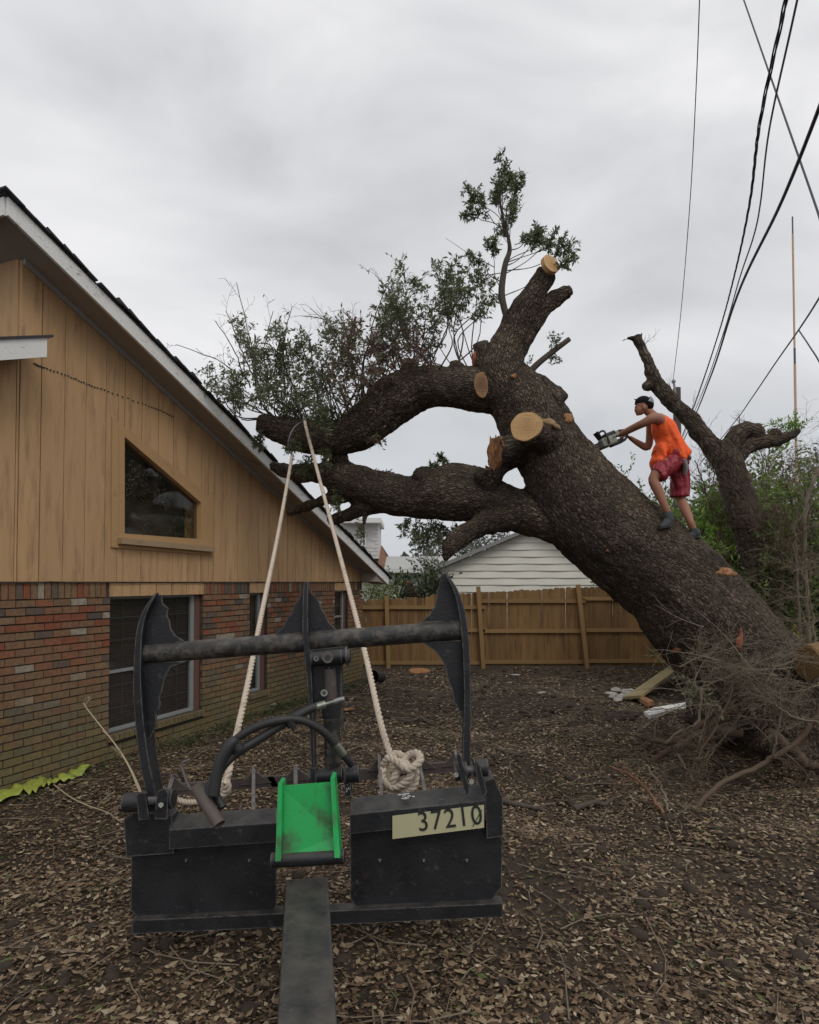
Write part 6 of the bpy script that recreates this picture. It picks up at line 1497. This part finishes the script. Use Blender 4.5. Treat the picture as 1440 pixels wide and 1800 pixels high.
# bare saplings and vines in the thicket
for i, (pts, rr_, lab) in enumerate((([(1420, 1120, 10), (1418, 1040, 10), (1414, 960, 10), (1416, 900, 10), (1428, 850, 10), (1446, 820, 10)], (.05, .03), 'tall pale sapling bending right at the right edge'),
    ([(1405, 1110, 9.8), (1404, 1030, 9.8), (1400, 960, 9.8), (1396, 920, 9.8)], (.03, .015), 'thin bare sapling just left of the pale bending one'),
    ([(1432, 1130, 9.2), (1428, 1080, 9.2), (1422, 1040, 9.2), (1410, 1000, 9.3)], (.022, .012), 'short pale stem low at the right edge'),
    ([(1372, 1090, 10.2), (1374, 1030, 10.2), (1378, 985, 10.2), (1372, 930, 10.2), (1362, 890, 10.2)], (.04, .012), 'dark bare stem beside the crooked tree'),
    ([(1378, 1000, 10), (1392, 985, 10), (1402, 962, 10), (1396, 945, 10), (1380, 942, 10)], (.02, .01), 'looping bare vine in the middle of the thicket'),
    ([(1290, 1010, 12), (1270, 970, 12), (1255, 915, 12), (1240, 860, 12), (1222, 810, 12)], (.03, .01), 'bare leaning sapling left of the crooked tree'),
    ([(1440, 960, 11), (1420, 930, 11), (1400, 900, 11), (1380, 850, 11), (1372, 800, 11)], (.03, .008), 'bare sapling leaning left under the mast'))):
    P = [at(*p) for p in pts]
    if i in (0, 1, 2, 3): P.insert(0, Vector((P[0].x, P[0].y, 0)))
    curve_thing('bare_sapling', P, rr_, M['branch_pale'] if 'pale' in lab else M['branch'], lab, 'sapling', 'bare saplings of the thicket', twigs=16, tl=.9, wob=.02)
# thickets' fine twigs
tw = MB()
for q in range(28):
    px = random.uniform(1225, 1450); Y = random.uniform(9.8, 13); py = random.uniform(850, 1110)
    grow(tw, MB(), at(px, py, Y), rvec() + Vector((0, 0, .8)), random.uniform(.4, 1.2), .006, 0, .05, 0, 0, 2, .5)
o = build('thicket_twigs', tw, M['branch']); tag(o, kind='stuff')
# far trees
def far_tree(px, Y, h, w, lab, dens=1.0, m_='far_leaf'):
    c = at(px, 1023, Y); base = Vector((c.x, Y, 0)); root = empty('far_tree', base, lab, 'tree', 'trees on the far side')
    tw, lf = MB(), MB(); tw.tube([base, base + Vector((.1, 0, h * .4)), base + Vector((0, 0, h * .7))], [.25, .2, .1], 8)
    for s in range(int(70 * dens)):
        a = random.uniform(0, 6.28); z = random.uniform(.35, 1); rr_ = w * math.sqrt(max(.05, 1 - ((z - .62) / .42) ** 2)); tip = base + Vector((math.cos(a) * rr_ * random.uniform(.4, 1), math.sin(a) * rr_ * .7, h * z)); b0 = base + Vector((0, 0, h * random.uniform(.3, .65)))
        S = [Vector(p) for p in cr_spline([tuple(b0), tuple(b0.lerp(tip, .6) + rvec() * .3), tuple(tip)], 4)]; tw.tube(S, [.05, .045, .04, .035, .03, .025, .02, .015, .01][:len(S)], 4, caps=False)
        for k in range(46): s_ = .22 * random.uniform(.5, 1.2); lf.leaf(S[-1].lerp(S[-3], random.random()) + rvec() * random.uniform(.1, .9), rvec(), rvec(), s_, s_ * .3)
    build('trunk', tw, M['twig'], root); stuffpart(build('crown', lf, M[m_], root))
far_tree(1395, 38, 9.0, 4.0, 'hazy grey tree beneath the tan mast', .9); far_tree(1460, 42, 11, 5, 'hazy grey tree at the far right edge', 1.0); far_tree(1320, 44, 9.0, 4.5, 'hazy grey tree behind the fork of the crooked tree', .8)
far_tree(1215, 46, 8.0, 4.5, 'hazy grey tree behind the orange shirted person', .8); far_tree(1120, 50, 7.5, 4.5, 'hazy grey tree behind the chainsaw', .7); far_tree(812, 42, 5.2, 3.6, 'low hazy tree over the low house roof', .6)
mb = MB()
for i in range(16000):
    x = random.uniform(-120, 160); y = random.uniform(90, 130); hh = 5 + 2 * math.sin(x * .13) + 1.5 * math.sin(x * .41 + 1); mb.leaf((x, y, random.uniform(0, hh)), rvec(), rvec(), 1.5, .5)
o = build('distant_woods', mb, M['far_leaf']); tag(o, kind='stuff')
# red folded umbrella and black swing legs beyond the fence
q = at(723, 1023, 18.6); M['red_cloth'] = gen('red_canvas', (.25, .008, .02), (.33, .015, .03), 5, .8)
um = empty('garden_umbrella', (q.x, 18.6, 0), 'dark red folded garden umbrella showing above the fence', 'umbrella')
tp = at(716, 1012, 18.6).z; mb = MB(); n = 12; vs = []
for (zz, rr_) in ((tp, .02), (tp - .15, .09), (tp - .45, .22), (tp - .62, .27)):
    for k in range(n): a = 2 * math.pi * k / n; f_ = 1 if k % 2 else .6; vs.append(Vector((q.x + math.cos(a) * rr_ * f_ + (tp - zz) * .12 - .09, 18.6 + math.sin(a) * rr_ * f_, zz)))
mb.add(vs, [(l * n + k, l * n + (k + 1) % n, (l + 1) * n + (k + 1) % n, (l + 1) * n + k) for l in range(3) for k in range(n)]); build('canopy', mb, M['red_cloth'], um)
mb = MB(); mb.tube([Vector((q.x, 18.6, 0)), Vector((q.x - .09, 18.6, tp + .08))], .02, 8); build('pole', mb, M['pole'], um)
q2 = at(710, 1023, 18.2); sg = empty('swing_frame', (q2.x, 18.2, 0), 'black leaning frame legs beside the red umbrella', 'frame')
for (a, b_) in (((694, 1060), (716, 1013)), ((706, 1060), (717, 1013)), ((716, 1013), (728, 1060))):
    mb = MB(); A = at(*a, 18.2); B = at(*b_, 18.2); A = A + (A - B) * .0; mb.tube([Vector((A.x + (A.x - B.x) * 1.6, 18.2, 0)), B], .035, 8); build('leg', mb, M['saw_black'], sg)
mb = MB(); mb.ball(at(716, 1013, 18.2), .07, 10, 8); build('joint', mb, M['saw_black'], sg)
